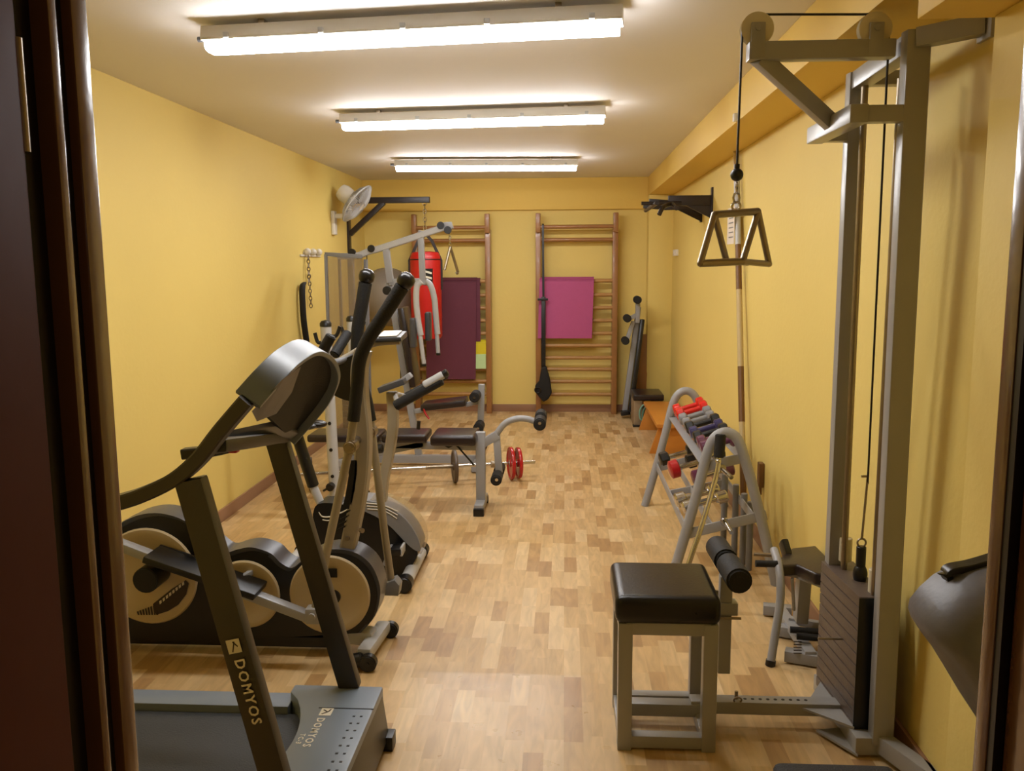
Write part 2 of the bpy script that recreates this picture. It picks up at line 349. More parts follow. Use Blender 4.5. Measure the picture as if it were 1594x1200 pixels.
def upright(base, top):
    u = link('upright', B().bar(base, top, .07, .045, up=(0, 1, 0), bev=.008), UPR, tm); return u
nt = at(297, 745, Y=YN); _q = at(427, 1200, Y=YN); nb = nt+(_q-nt)*((nt.z-.14)/(nt.z-_q.z))
upn = upright(nb, nt); dn = (nt-nb).normalized()
ft = at(431, 682, Y=YFa); fb = at(546, 1070, Y=YFa); upright(fb, ft)
ld = (nb-nt).normalized(); sx = V((ld.z, 0, -ld.x)); sx = sx if sx.x > 0 else -sx
q = at(372, 1026, Y=YN-.03); q = V((q.x, YN-.0285, q.z))
text('lettering', 'DOMYOS', .036, q-sx*.013, ld, sx, INK, upn)
q2 = at(364, 1006, Y=YN-.0285); link('logo', B().bar(q2-ld*.018, q2+ld*.018, .034, .001, up=(0, 1, 0), bev=.0003), INK, upn)
link('logo_mark', B().bar(q2-ld*.012-Yv*.001, q2+ld*.002+sx*.01-Yv*.001, .003, .001, up=(0, 1, 0), bev=0).bar(q2-ld*.012-Yv*.001+sx*.004, q2+ld*.014-sx*.006-Yv*.001, .003, .001, up=(0, 1, 0), bev=0), INKD, upn)
rail = [at(a, b, Y=YN) for a, b in [(120, 797), (187, 781), (229, 767), (275, 744), (312, 712), (345, 670), (386, 622)]]
link('handrail', B().tube(rail, .02, rect=(.05, .036), up=(0, 0, 1)), UPR, tm)
frail = [at(a, b, Y=YFa) for a, b in [(286, 706), (340, 700), (390, 686), (440, 672)]]
link('handrail', B().tube(frail, .02, rect=(.045, .034)), BLK, tm)
rim = [(386, 622, YN), (420, 584, 2.09), (450, 556, 2.2), (480, 541, 2.36), (503, 552, 2.5), (513, 580, 2.6), (500, 615, 2.66), (475, 648, 2.7), (447, 680, YFa)]
rp = [at(a, b, Y=y) for a, b, y in rim]
nrm = (rp[2]-rp[0]).cross(rp[-1]-rp[0]).normalized()
if nrm.z < 0: nrm = -nrm
con = link('console_rim', B().tube(rp, .02, rect=(.014, .07), up=nrm, k=8), HOOD, tm)
sm = smooth(rp, 4); cen = sum(sm, V())/len(sm)
link('console_back', B().prism([cen+(p-cen)*.985-nrm*.012 for p in sm], nrm*.02), FOAM, tm)
link('console_face', B().prism([cen+(p-cen)*.97+nrm*.0085 for p in sm], nrm*.014), DGR, tm)
link('console_side_plate', B().prism([at(392, 640, Y=2.05), at(440, 590, Y=2.05), at(466, 572, Y=2.12), at(452, 612, Y=2.2), at(428, 645, Y=2.2), at(400, 656, Y=2.1)], Yv*.012), UPR, tm)
link('crossbar', B().bar(at(334, 694, Y=YN+.03), at(438, 680, Y=YFa-.03), .06, .035, bev=.01), BLK, tm)
tray = [at(330, 700, Y=2.2), at(345, 672, Y=2.2), at(425, 655, Y=2.5), at(462, 668, Y=2.68), at(440, 684, Y=2.68), at(395, 686, Y=2.45)]
link('accessory_tray', B().prism(tray, V((.0, .02, -.018)), .003), DGR, tm)
link('safety_key', B().box(*sum([[c-.013, c+.013] for c in at(364, 697, Y=2.25)], []), .006), RED, tm, label='red safety key')
# ------------------------------------------------------------------ elliptical trainer with cream discs
YE0, YE1 = 3.37, 3.5
el = thing('elliptical_trainer', 'black elliptical trainer with three cream discs and tall curved black handles, behind the treadmill', 'elliptical trainer', (-1.3, 3.43, 0))
outl = [(120, 900), (150, 850), (185, 815), (215, 802), (250, 799), (290, 812), (325, 843), (348, 860), (370, 855), (392, 852), (421, 861), (437, 876), (454, 884), (470, 873), (490, 862), (515, 855), (550, 859), (575, 876), (588, 900), (592, 925), (584, 958), (562, 985), (535, 1003), (300, 1000), (120, 990)]
osm = smooth(pts(outl, YE0)[2:-3], 4); ofull = pts(outl, YE0)[:2]+osm+pts(outl, YE0)[-2:]
body = link('housing', B().prism(ofull, Yv*(YE1-YE0)), BLG, el)
ocn = sum(ofull, V())/len(ofull)
link('side_panel', B().prism([V((p.x+(.012 if p.x < ocn.x else -.012), YE0-.001, p.z-.014 if p.z > .15 else p.z)) for p in ofull], -Yv*.002), BLK, el)  # black sheet puts the unlit front's shade over the blue-grey housing
for (cx_, cy_, r_) in ((233, 896, 81), (383, 924, 57), (514, 925, 66)):
    c = at(cx_, cy_, Y=YE0); rr = r_/FPX*YE0*1.02
    dk = link('disc_cover', B().lathe([(rr, 0), (rr, .008), (rr-.006, .014), (rr*.82, .016), (rr*.8, .0145), (rr*.3, .0155), (.001, .016)], c+Yv*.002, -Yv, 48), CREAM, el)
c = at(519, 929, Y=YE0-.018); link('disc_hub', B().cyl(c+Yv*.002, c-Yv*.006, .03), BLK, el)
c = at(519, 892, Y=YE0-.018); link('disc_slot', B().box(c.x-.02, c.x+.016, c.y-.004, c.y+.002, c.z-.018, c.z+.02, .002), BLK, el)
# decal on first disc
YD = YE0-.016
leaf = [(262, 940), (214, 955), (225, 957), (243, 957), (262, 950), (278, 940), (290, 925), (294, 908), (290, 903), (270, 914), (240, 938)]
link('decal', B().prism([at(a, b, Y=YD) for a, b in [(243, 957), (262, 951), (278, 941), (290, 925), (294, 908), (289, 903), (268, 916), (238, 940)]], -Yv*.001), INKD, el)
b_ = B()
for i in range(8):
    x = 213+i*4.2; b_.prism([at(a, c_, Y=YD) for a, c_ in [(x, 952-(i*1.5)), (x+2, 951-i*1.6), (x+4, 957), (x+2, 957)]], -Yv*.001)
link('decal_stripes', b_, INKD, el)
b_ = B()
for i in range(8):
    x, y = 248+i*5, 936-i*4.1; b_.prism([at(a, c_, Y=YD-.0012) for a, c_ in [(x, y), (x+3.2, y-2.6), (x+3.8, y+2.2), (x+.8, y+4.6)]], -Yv*.0008)
link('decal_lettering', b_, INK, el)
# near pedal arm, pedal, crank
YA = 3.27
a0, a1 = at(120, 822, Y=YA), at(487, 962, Y=YA)
link('pedal_arm', B().bar(a0, a1, .05, .035, bev=.004), SIL, el)
c = at(231, 900, Y=YA); link('crank_cap', B().cyl(c+Yv*.1, c-Yv*.03, .052, bev=.004), BLK, el)
pd = (a1-a0).normalized(); pq = at(232, 872, Y=YA); pe = at(402, 930, Y=YA); pn = V((-pd.z, 0, pd.x))
if pn.z < 0: pn = -pn
link('pedal', B().bar(pq+pn*.03, pe+pn*.03, .15, .028, bev=.006).bar(pq+pn*.025+Yv*.07, pq+pn*.04+Yv*.07+pd*.3, .012, .04, bev=.003), BLK, el)
ps = at(372, 902, Y=YA+.04); link('pedal_bracket', B().bar(ps, ps+V((.05, .08, .02)), .02, .02).bar(ps-pd*.06, ps+pd*.02, .03, .012), SIL, el)
kn = at(489, 955, Y=YA); link('arm_joint', B().box(kn.x-.03, kn.x+.03, kn.y-.03, kn.y+.03, kn.z-.035, kn.z+.03, .01).cyl(kn-Yv*.04, kn+Yv*.04, .014), SIL, el)
# far arm
YZ = 3.62
fj = at(611, 918, Y=YZ); link('pedal_arm', B().bar(fj-V((.0, 0, .0)), fj+V((-.75, 0, .12)), .05, .035, bev=.004), SIL, el)
link('arm_joint', B().prism([at(x, y, Y=YZ-.035) for x, y in [(595, 927), (600, 908), (614, 903), (622, 912), (620, 928)]], Yv*.07, .004), GRY, el)
# mast
mp_ = [(540, 862), (549, 820), (559, 770), (565, 720), (566, 670), (561, 620), (560, 575), (566, 545)]
mast = link('mast', B().tube([at(a, b, Y=3.43) for a, b in mp_], .03, rect=(.06, .078), up=(0, 1, 0)), WARM, el)
ins = [(546, 792), (552, 765), (556, 735), (556, 716), (543, 716), (543, 740), (538, 770), (533, 792)]
link('mast_inlay', B().prism([at(a, b, Y=3.394) for a, b in ins], -Yv*.003), BLK, mast)
b_ = B()
for i in range(4):
    y = 797+i*8; b_.prism([at(a, b, Y=3.394) for a, b in [(531-i*2, y+3), (546-i*2, y-5), (546-i*2, y-2), (531-i*2, y+6)]], -Yv*.003)
link('mast_stripes', b_, BLK, mast)
q = at(541, 838, Y=3.385); link('mast_bolt', B().cyl(q, q-Yv*.008, .01), STL, mast)
q = at(561, 825, Y=3.4); link('mast_bolt', B().cyl(q, q+V((.012, -.01, 0)), .01), STL, mast)
# swing handles
def swing(Yj, top, foam, jt, pole, Yp):
    f = [at(a, b, Y=y) for a, b, y in foam]
    s_ = link('swing_handle', B().tube(f, .028, taper=lambda u: 1.0-.12*u), FOAM, el)
    k_ = f[0]; d_ = (f[0]-f[1]).normalized()
    link('handle_knob', B().lathe([(.02, -.012), (.031, 0), (.034, .018), (.03, .034), (.018, .045), (.001, .049)], k_+d_*.01, d_), LEA, s_)
    p = [at(a, b, Y=y) for a, b, y in pole]
    link('swing_pole', B().tube([f[-1]]+p, .017), WARM, el)
    j = at(*jt, Y=Yj); link('pivot', B().cyl(j-Yv*.035, j+Yv*.035, .026, bev=.006).cyl(j-Yv*.04, j-Yv*.03, .012), STL, el)
swing(3.3, None, [(626, 446, 3.26), (600, 487, 3.26), (574, 527, 3.27), (560, 560, 3.28), (556, 600, 3.3), (550, 655, 3.3)], (547, 694),
      [(543, 700, 3.3), (526, 780, 3.3), (508, 862, 3.28), (496, 925, 3.27), (490, 950, 3.27)], YA)
swing(3.58, None, [(569, 440, 3.6), (563, 475, 3.6), (556, 520, 3.6), (557, 570, 3.6), (570, 620, 3.58), (577, 655, 3.58)], (577, 672),
      [(581, 690, 3.58), (590, 760, 3.58), (600, 840, 3.6), (609, 905, 3.62)], YZ)
j0, j1 = at(547, 690, Y=3.32), at(577, 672, Y=3.56); link('pivot_axle', B().cyl(j0, j1, .016), STL, el)
# fixed grips, console, holder
link('fixed_handlebar', B().tube([at(511, 532, Y=3.32), at(508, 560, Y=3.34), at(530, 562, Y=3.4), at(562, 545, Y=3.43)], .013), GRY, el)
link('fixed_grip', B().cyl(at(516, 522, Y=3.31), at(499, 552, Y=3.31), .021, bev=.004), FOAM, el)
link('fixed_grip', B().cyl(at(542, 518, Y=3.5), at(520, 553, Y=3.42), .021, bev=.004), FOAM, el)
link('console_arm', B().tube([at(521, 566, Y=3.4), at(545, 553, Y=3.42), at(568, 540, Y=3.43), at(590, 533, Y=3.43), at(622, 531, Y=3.43)], .014), WARM, el)
c0, c1 = at(576, 527, Y=3.37), at(625, 527, Y=3.37)
link('console_display', B().hexa([c0+V((0, 0, -.018)), c1+V((0, 0, -.012)), c1+V((0, .14, -.004)), c0+V((0, .14, -.004)), c0+V((.01, 0, .0)), c1+V((-.003, 0, .006)), c1+V((-.003, .14, .02)), c0+V((.01, .14, .016))], .005), DGR, el)
link('display_sheen', B().hexa([c0+V((.03, .01, .004)), c1+V((-.02, .01, .007)), c1+V((-.02, .12, .019)), c0+V((.03, .12, .018)), c0+V((.03, .01, .009)), c1+V((-.02, .01, .012)), c1+V((-.02, .12, .024)), c0+V((.03, .12, .022))], .001), WHT, el)  # white slab paints the lamplight sheen on top of the grey console
shell = [(507, 588), (522, 568), (560, 552), (562, 600), (556, 624), (535, 622), (515, 612), (504, 600)]
link('console_shell', B().prism(smooth(pts(shell+shell[:1], 3.4), 4)[:-1], Yv*.1), BLK, el)
link('shell_label', B().prism([at(x, y, Y=3.398) for x, y in [(506, 588), (514, 583), (519, 590), (512, 597)]], -Yv*.002), INK, el)
# stabilisers
st = link('front_stabiliser', B().bar((-.80, 3.27, .055), (-.775, 3.56, .055), .06, .05, bev=.015).bar((-.97, 3.43, .08), (-.79, 3.42, .065), .08, .06, bev=.01), SILB, el)
for a, b in (((-.775, 3.245), 0), ((-.75, 3.565), 0)):
    link('transport_wheel', B().cyl((a[0], a[1]-.02, .035), (a[0], a[1]+.02, .035), .035, bev=.006).cyl((a[0], a[1]-.024, .035), (a[0], a[1]+.024, .035), .008), BLK, el)
link('front_foot', B().cyl((-.86, 3.26, .03), (-.8, 3.26, .04), .03, bev=.005), BLK, el)
link('rear_stabiliser', B().cyl((-2.0, 3.28, .035), (-2.0, 3.6, .035), .03, bev=.004), SIL, el)
link('base_rail', B().box(-2.0, -.9, 3.38, 3.49, .03, .075, .005), BLK, el)
# ------------------------------------------------------------------ exercise bike
bk = thing('exercise_bike', 'upright exercise bike with black housing and clear flywheel dome, behind the elliptical trainer', 'exercise bike', (-1.05, 4.35, 0))
Y0, Y1 = 4.28, 4.42
hs = [(487, 800), (491, 788), (502, 783), (530, 785), (562, 794), (600, 814), (632, 846), (650, 858), (641, 880), (612, 903), (575, 901), (520, 885), (490, 862)]
hb_ = link('housing', B().prism(smooth(pts(hs+hs[:1], Y0), 4)[:-1], Yv*(Y1-Y0)), BLK, bk)
sh = [(532, 784), (560, 779), (592, 784), (625, 803), (645, 828), (654, 850), (650, 858), (634, 847), (601, 814), (563, 794)]
link('upper_shell', B().prism(smooth(pts(sh+sh[:1], Y0-.01), 4)[:-1], Yv*(Y1-Y0+.02)), GRY, bk)
dm = [(565, 779), (600, 778), (632, 792), (652, 815), (661, 842), (656, 862), (648, 855), (642, 830), (622, 806), (592, 788)]
link('flywheel_dome', B().prism(smooth(pts(dm+dm[:1], Y0+.01), 4)[:-1], Yv*(Y1-Y0-.02)), CLEAR, bk)
b_ = B()
for k in range(3):
    b_.tube([at(a, b+k*4.5, Y=Y0-.012) for a, b in [(570+k, 783), (595+k, 786), (620-k, 796+k)]], .003, n=5)
link('shell_stripes', b_, INK, bk)
link('swoosh_decal', B().tube([at(a, b, Y=Y0-.001) for a, b in [(496, 797), (502, 804), (515, 804), (533, 797), (545, 790)]], .004, n=6, taper=lambda u: .4+1.4*u*(1-u)*2).tube([at(a, b, Y=Y0-.001) for a, b in [(502, 809), (512, 810), (526, 806)]], .003, n=6), INK, bk)
q = at(608, 856, Y=4.25); link('crank', B().cyl(q+Yv*.03, q-Yv*.02, .02).bar(q, at(598, 880, Y=4.25), .012, .022), SIL, bk)
q = at(619, 855, Y=4.2); link('pedal', B().box(q.x-.03, q.x+.025, q.y-.05, q.y+.05, q.z-.016, q.z+.016, .005), BLK, bk)
link('pedal_plate', B().box(q.x+.02, q.x+.032, q.y-.045, q.y+.045, q.z-.022, q.z+.024, .003), SILB, bk)
link('seat_post', B().cyl(at(501, 788, Y=4.35), at(478, 735, Y=4.35), .022), SILB, bk)
link('seat_post_sleeve', B().cyl(at(488, 757, Y=4.35), at(459, 668, Y=4.35), .03, bev=.004), BLK, bk)
s0 = at(470, 661, Y=4.35)
link('saddle', B().ball(s0+V((0, 0, 0)), .1, (.98, 1.0, .26)).ball(s0+V((.07, 0, .004)), .07, (.9, .62, .32)), LEA, bk)
link('handlebar_post', B().tube([at(a, b, Y=4.35) for a, b in [(594, 788), (597, 750), (606, 705), (612, 660), (610, 610)]], .03, rect=(.05, .062), up=(0, 1, 0)), WARM, bk)
link('console', B().bar(at(592, 606, Y=4.32), at(632, 592, Y=4.32), .12, .03, bev=.006), DGR, bk)
link('console_bracket', B().bar(at(622, 597, Y=4.36), at(640, 583, Y=4.36), .05, .03, bev=.006), SIL, bk)
link('grip', B().cyl(at(615, 632, Y=4.18), at(688, 591, Y=4.18), .026, bev=.005), FOAM, bk)
link('grip', B().cyl(at(628, 619, Y=4.52), at(696, 583, Y=4.52), .02, bev=.005), FOAM, bk)
link('pulse_sensor', B().cyl(at(660, 600, Y=4.17), at(690, 583, Y=4.17), .02, bev=.004), SILB, bk)
link('grip_end', B().cyl(at(690, 583, Y=4.17), at(697, 579, Y=4.17), .019, bev=.004), BLK, bk)
link('handlebar_cross', B().tube([at(620, 629, Y=4.19), at(616, 618, Y=4.3), at(618, 614, Y=4.4), at(630, 617, Y=4.5)], .014), SILB, bk)
q = at(632, 621, Y=4.38); link('adjuster_knob', B().cyl(q, q-Yv*.05, .026, bev=.006), BLK, bk)
def stab(x, ya, yb):
    link('stabiliser', B().cyl((x, ya+.03, .04), (x, yb-.03, .04), .034), SILB, bk)
    for y, s_ in ((ya, 1), (yb, -1)): link('end_cap', B().cyl((x, y, .042), (x, y+.075*s_, .042), .041, bev=.008), BLK, bk)
stab(-.785, 4.06, 4.64); stab(-1.44, 4.08, 4.62)
link('base_beam', B().bar((-1.44, 4.35, .06), (-.785, 4.35, .06), .05, .04).bar((-.9, 4.35, .06), (-.9, 4.35, .12), .05, .08), SIL, bk)
# ------------------------------------------------------------------ weight bench
YC = 5.58
wb = thing('weight_bench', 'grey weight bench with brown-black pads, white uprights and leg developer', 'bench', (-1.1, YC, 0))
for Yp, pt, pb in ((5.32, (507, 508), (522, 782)), (5.88, (547, 500), (560, 752))):
    a, b = at(*pt, Y=Yp), at(*pb, Y=Yp); b = a+(b-a)*((a.z-.02)/(a.z-b.z))
    u = link('upright', B().cyl(b, a, .034, bev=.003), SILB, wb)
    link('end_cap', B().lathe([(.036, 0), (.036, .02), (.026, .034), (.001, .04)], a, Zv), BLK, u)
    bb = B()
    for k in range(5):
        q = a+(b-a)*(.22+.14*k); bb.cyl(q-Yv*.037, q-Yv*.03, .011)
    link('adjustment_hole', bb, BLK, u)
    link('bar_catch', B().tube([a+V((0, 0, -.05)), a+V((.06, 0, -.06)), a+V((.09, 0, .0))], .012).tube([a+V((0, 0, -.09)), a+V((-.05, 0, -.1)), a+V((-.07, 0, -.04))], .012), BLK, u)
    link('foot', B().box(b.x-.06, b.x+.06, b.y-.04, b.y+.04, 0, .03, .005), BLK, wb)
q = at(515, 757, Y=5.28); link('lock_knob', B().cyl(q+Yv*.02, q-Yv*.03, .026, bev=.005).bar(q, q+V((-.05, 0, -.03)), .012, .014), BLK, wb)
link('cross_brace', B().bar(at(522, 722, Y=5.32), at(552, 712, Y=5.88), .04, .04).bar((-1.56, 5.32, .05), (-1.57, 5.88, .05), .05, .04), SIL, wb)
z0 = at(600, 672, Y=YC).z
def pad(x0, x1, yc, hw, z, th, m, name, crown=.0, bev=.02):
    b = B().box(x0, x1, yc-hw, yc+hw, z-th, z, bev, 4)
    if crown:
        for v in b.bm.verts:
            if v.co.z > z-th*.5: u = (v.co.x-x0)/(x1-x0); v.co.z += crown*math.sin(math.pi*min(max(u, 0), 1))*(1-((v.co.y-yc)/hw)**2*.6)
    return link(name, b, m, wb)
xa, xb, xc, xd = at(486, 672, Y=YC).x, at(692, 672, Y=YC).x, at(673, 672, Y=YC).x, at(744, 672, Y=YC).x
pad(xa, at(598, 672, Y=YC).x-.01, YC, .13, z0+.0, .05, LEB, 'back_pad')
pad(at(598, 672, Y=YC).x+.005, at(668, 672, Y=YC).x, YC, .13, z0+.005, .055, LEB, 'back_pad')
pad(xc+.005, xd, YC, .15, z0+.0, .065, LEB, 'seat_pad', .035, .025)
link('pad_rail', B().bar((xa+.1, YC, z0-.075), (at(735, 690, Y=YC).x+.05, YC, z0-.095), .05, .045).bar(at(540, 715, Y=YC), at(660, 690, Y=YC), .05, .04), SIL, wb)
lg0, lg1 = at(749, 790, Y=YC), at(748, 672, Y=YC); lg0.z = .035
link('front_leg', B().bar(lg0, lg1, .062, .055, up=(0, 1, 0), bev=.006).bar(V((lg0.x, YC-.16, .045)), V((lg0.x, YC+.16, .045)), .06, .05), SIL, wb)
for s_ in (-1, 1): link('foot', B().box(lg0.x-.034, lg0.x+.034, YC+s_*.16-.02, YC+s_*.16+.02, 0, .05, .004), BLK, wb)
link('leg_developer', B().bar(at(752, 690, Y=YC), at(775, 676, Y=YC), .05, .055, up=(0, 0, 1)).tube([at(a, b, Y=YC) for a, b in [(770, 680), (785, 660), (803, 652), (820, 652), (836, 657)]], .021).bar(at(773, 678, Y=YC), at(777, 736, Y=YC), .045, .045, up=(0, 1, 0)), SIL, wb)
link('roller_bar', B().cyl(at(840, 659, Y=YC-.2), at(840, 659, Y=YC-.2)+Yv*.4, .01).cyl(at(773, 747, Y=YC-.2), at(773, 747, Y=YC-.2)+Yv*.4, .01), CHR, wb)
for px, r_ in (((840, 661), .04), ((772, 748), .036)):
    for y_ in (YC-.19, YC+.04):
        q = at(*px, Y=YC-.19); q = V((q.x, y_, q.z)); link('foam_roller', B().cyl(q, q+Yv*.15, r_, bev=.008), FOAM, wb)
q = at(683, 690, Y=YC-.03); link('angle_adjuster', B().prism([at(x, y, Y=YC-.08) for x, y in [(677, 687), (712, 688), (706, 694), (698, 698), (688, 692)]], Yv*.02, .002).cyl(at(708, 690, Y=YC-.07), at(738, 724, Y=YC-.07), .006), BLK, wb)
link('bench_knob', B().cyl(at(574, 700, Y=YC-.15), at(596, 698, Y=YC-.15), .03, bev=.006).cyl(at(651, 668, Y=YC-.1), at(652, 655, Y=YC-.1), .012), BLK, wb)
# ------------------------------------------------------------------ barbell and plates on the floor
bl, br = at(466, 741, Y=5.95), at(833, 719, Y=6.3); bl.z, br.z = .125, .125
br = at(833, 719, Z=.125); bl = at(468, 738, Z=.125)
bd = (br-bl).normalized()
bar_ = thing('barbell', 'long chrome barbell loaded with plates on the floor behind the bench', 'barbell', ((bl.x+br.x)/2, (bl.y+br.y)/2, 0))
link('bar', B().cyl(bl, br, .0135, bev=.003), CHR, bar_)
L_ = (br-bl).length
link('knurling', B().cyl(bl+bd*L_*.52, bl+bd*L_*.66, .0145), STL, bar_)
link('collar', B().cyl(bl+bd*(L_-.34), bl+bd*(L_-.30), .026, bev=.004), STL, bar_)
link('collar', B().cyl(bl+bd*(.40), bl+bd*(.44), .026, bev=.004), STL, bar_)
def plate(px, m, label, r=.122, th=.026):
    best = min(range(400), key=lambda i: abs((lambda p: 797+FPX*((p-V((0, 0, EYE))).dot(RT))/((p-V((0, 0, EYE))).dot(FW)))(bl+bd*L_*i/400)-px))
    c = bl+bd*L_*best/400
    t = thing('weight_plate', label, 'weight plate', (c.x, c.y, 0), 'weight plates on the barbell'); h = th/2
    link('disc', B().lathe([(.02, -h), (.03, -h), (.034, -h*.5), (r*.8, -h*.5), (r*.85, -h), (r-.004, -h), (r, -h*.6), (r, h*.6), (r-.004, h), (r*.85, h), (r*.8, h*.5), (.034, h*.5), (.03, h), (.02, h)], c, bd, 40), m, t)
    link('hub', B().cyl(c-bd*(h+.002), c+bd*(h+.002), .028), STL if m is REDP else PLATE, t)
plate(483, PLATE, 'dark iron plate at the left end of the barbell')
plate(708, PLATE, 'dark iron plate near the middle of the barbell, left of the bench leg')
plate(796, REDP, 'red plate on the barbell right end, inner one of two')
plate(807, REDP, 'red plate on the barbell right end, outer one of two', .118)
# ------------------------------------------------------------------ multi gym
YG = 6.85
mg = thing('multi_gym', 'silver multi gym with lat boom, butterfly arms and smoked weight stack guard', 'multi gym', (-1.3, YG, 0))
def G(a, b, dy=0): return at(a, b, Y=YG+dy)
xs0, xs1 = G(518, 400).x, G(570, 400).x
link('base_beam', B().bar((xs0+.05, YG, .05), (G(745, 715).x, YG, .05), .06, .06).bar((xs0+.1, YG-.3, .035), (xs0+.1, YG+.3, .035), .06, .05).bar((G(745, 715).x, YG-.28, .035), (G(745, 715).x, YG+.28, .035), .06, .05), SIL, mg)
link('boom', B().tube([G(526, 399), G(556, 398), G(575, 391), G(600, 384), G(700, 351)], .03, rect=(.05, .055), up=(0, 1, 0)), SILB, mg)
link('boom_end_plate', B().prism([G(690, 346, -.03), G(702, 345, -.03), G(705, 355, -.03), G(693, 361, -.03)], Yv*.06, .003), SIL, mg)
for a, b in ((548, 393), (578, 387), (686, 351), (697, 358)):
    q = G(a, b, -.03); link('pulley', B().lathe([(.029, 0), (.029, .006), (.022, .012), (.029, .018), (.029, .024)], q-Yv*.01, Yv), BLK, mg)
link('drop_frame', B().bar(G(601, 388), G(608, 440), .05, .05, up=(0, 1, 0)).bar(G(606, 439), G(662, 438), .05, .035, up=(0, 1, 0)).bar(G(655, 366), G(658, 436), .045, .045, up=(0, 1, 0)).bar(G(651, 364), G(661, 366), .06, .05, up=(0, 1, 0)), SIL, mg)
link('column', B().bar(G(606, 440, .03), G(633, 600, .03), .05, .05, up=(0, 1, 0)).bar(G(633, 598, .03), G(653, 712, .03), .05, .06, up=(0, 1, 0)), SIL, mg)
link('back_pad', B().bar(G(628, 478, 0), G(647, 600, 0), .28, .05, up=(1, 0, 0), bev=.015), LEB, mg)
for (yo, P1, P2, pe) in ((-.22, [(656, 438), (649, 446), (648, 470), (651, 500), (655, 522)], [(654, 520), (657, 545), (660, 566)], (650, 515)), (.22, [(662, 437), (670, 444), (676, 465), (679, 500), (681, 520)], [(680, 518), (681, 535), (682, 549)], (673, 505))):
    arm = link('butterfly_arm', B().tube([at(a, b, Y=YG+yo*.6) for a, b in P1], .024).tube([at(a, b, Y=YG+yo*.6) for a, b in P2], .017), SILB, mg)
    q = at(*pe, Y=YG+yo*.6+.0); q = q+V((-.03, 0, 0)); link('arm_pad', B().box(q.x-.025, q.x+.02, q.y-.05, q.y+.05, q.z-.13, q.z+.1, .015, 3), DGR, arm)
    q = at(P2[-1][0], P2[-1][1], Y=YG+yo*.6); link('arm_tip', B().cyl(q, q-Zv*.02, .02, bev=.004), BLK, arm)
q = G(609, 440, -.06); link('pivot_knob', B().cyl(q+V((-.03, 0, -.06)), q+V((-.03, -.04, -.06)), .034, bev=.006), BLK, mg)
link('lat_handle', B().tube([G(699, 362), G(701, 372)], .005, k=0).chain(G(700, 362), G(701, 384)), CHR, mg)
link('lat_v_bar', B().cyl(G(701, 384), G(692, 420, -.04), .011).cyl(G(701, 384), G(713, 424, .04), .011).cyl(G(713, 424, .04), G(710, 426, .04), .012), STL, mg)
# guard and stack
gx0, gx1 = xs0, G(573, 400).x; zt = G(540, 396).z
fr = B().bar((gx0, YG-.2, .02), (gx0, YG-.2, zt), .02, .035).bar((gx0, YG+.2, .02), (gx0, YG+.2, zt), .02, .035).bar((gx0, YG-.2, zt), (gx0, YG+.2, zt), .02, .03).bar((gx0, YG-.2, zt), (gx1, YG-.2, zt-.02), .02, .03)
link('guard_frame', fr, GRY, mg)
link('guard_panel', B().box(gx0+.006, gx1, YG-.2, YG-.194, .08, zt-.02), SMOKE, mg)
link('stack_column', B().bar(G(546, 400), V((G(549, 500).x, YG, .06)), .045, .05, up=(0, 1, 0)).bar(V((gx1-.02, YG, .06)), V((gx1-.02, YG, zt-.04)), .03, .03), GRY, mg)
sb = B()
for k in range(10): sb.box(gx0+.06, gx1-.03, YG-.09, YG+.09, .1+k*.05, .145+k*.05, .003)
link('weight_stack', sb, BLK, mg)
link('cable', B().cyl(G(622, 482, .1), G(624, 600, .1), .004, n=6).cyl(G(628, 482, .1), G(631, 600, .1), .004, n=6).cyl(G(571, 398), G(571, 600), .004, n=6), CABLE, mg)
link('cable_chain', B().chain(at(574, 612, Y=YG-.1), at(580, 668, Y=YG-.1), .045, .006), CHR, mg)
# seat, front post
zs = G(690, 625).z
link('seat_pad', B().bar(G(658, 632), G(727, 624), .26, .055, bev=.02), LEB, mg)
link('seat_bracket', B().bar(G(646, 640), G(664, 637), .05, .035).bar(G(725, 630), G(745, 625), .04, .035), SIL, mg)
link('seat_lever', B().tube([G(659, 634, -.12), G(662, 643, -.13), G(668, 652, -.14)], .008), REDP, mg)
link('front_post', B().bar(G(750, 598), G(747, 712), .05, .055, up=(0, 1, 0)).bar(G(738, 622), G(752, 602), .04, .03), SIL, mg)
for a, b in ((738, 619), (744, 667), (748, 700)):
    q = at(a, b, Y=YG-.2); link('foam_roller', B().cyl(q, q+Yv*.17, .04, bev=.008), FOAM, mg)
    link('roller_axle', B().cyl(q-Yv*.005, q+Yv*.2, .01), CHR, mg)
# ------------------------------------------------------------------ wall fan
f0 = at(517, 342, X=XL)
fan = thing('wall_fan', 'white wall fan tilted down, high on the left wall', 'fan', f0)
link('wall_mount', B().box(XL, XL+.035, f0.y-.05, f0.y+.05, f0.z-.14, f0.z+.08, .012, 3).box(XL+.02, XL+.13, f0.y-.025, f0.y+.025, f0.z+.01, f0.z+.055, .01), WHT, fan)
fn = V((.78, -.06, -.62)).normalized(); fc = at(556, 317, Y=f0.y)
link('motor', B().lathe([(.03, -.21), (.065, -.2), (.08, -.16), (.078, -.09), (.06, -.05)], fc, fn), WHT, fan)
link('tilt_neck', B().tube([V((XL+.12, f0.y, f0.z+.035)), V((XL+.17, f0.y, f0.z+.06)), fc-fn*.12], .02), WHT, fan)
R_ = .2; fa, fb2 = frame_of(fn); cg = B().ring(fc, fn, R_, .007, 40).ring(fc-fn*.0, fn, R_*.98, .006, 40)
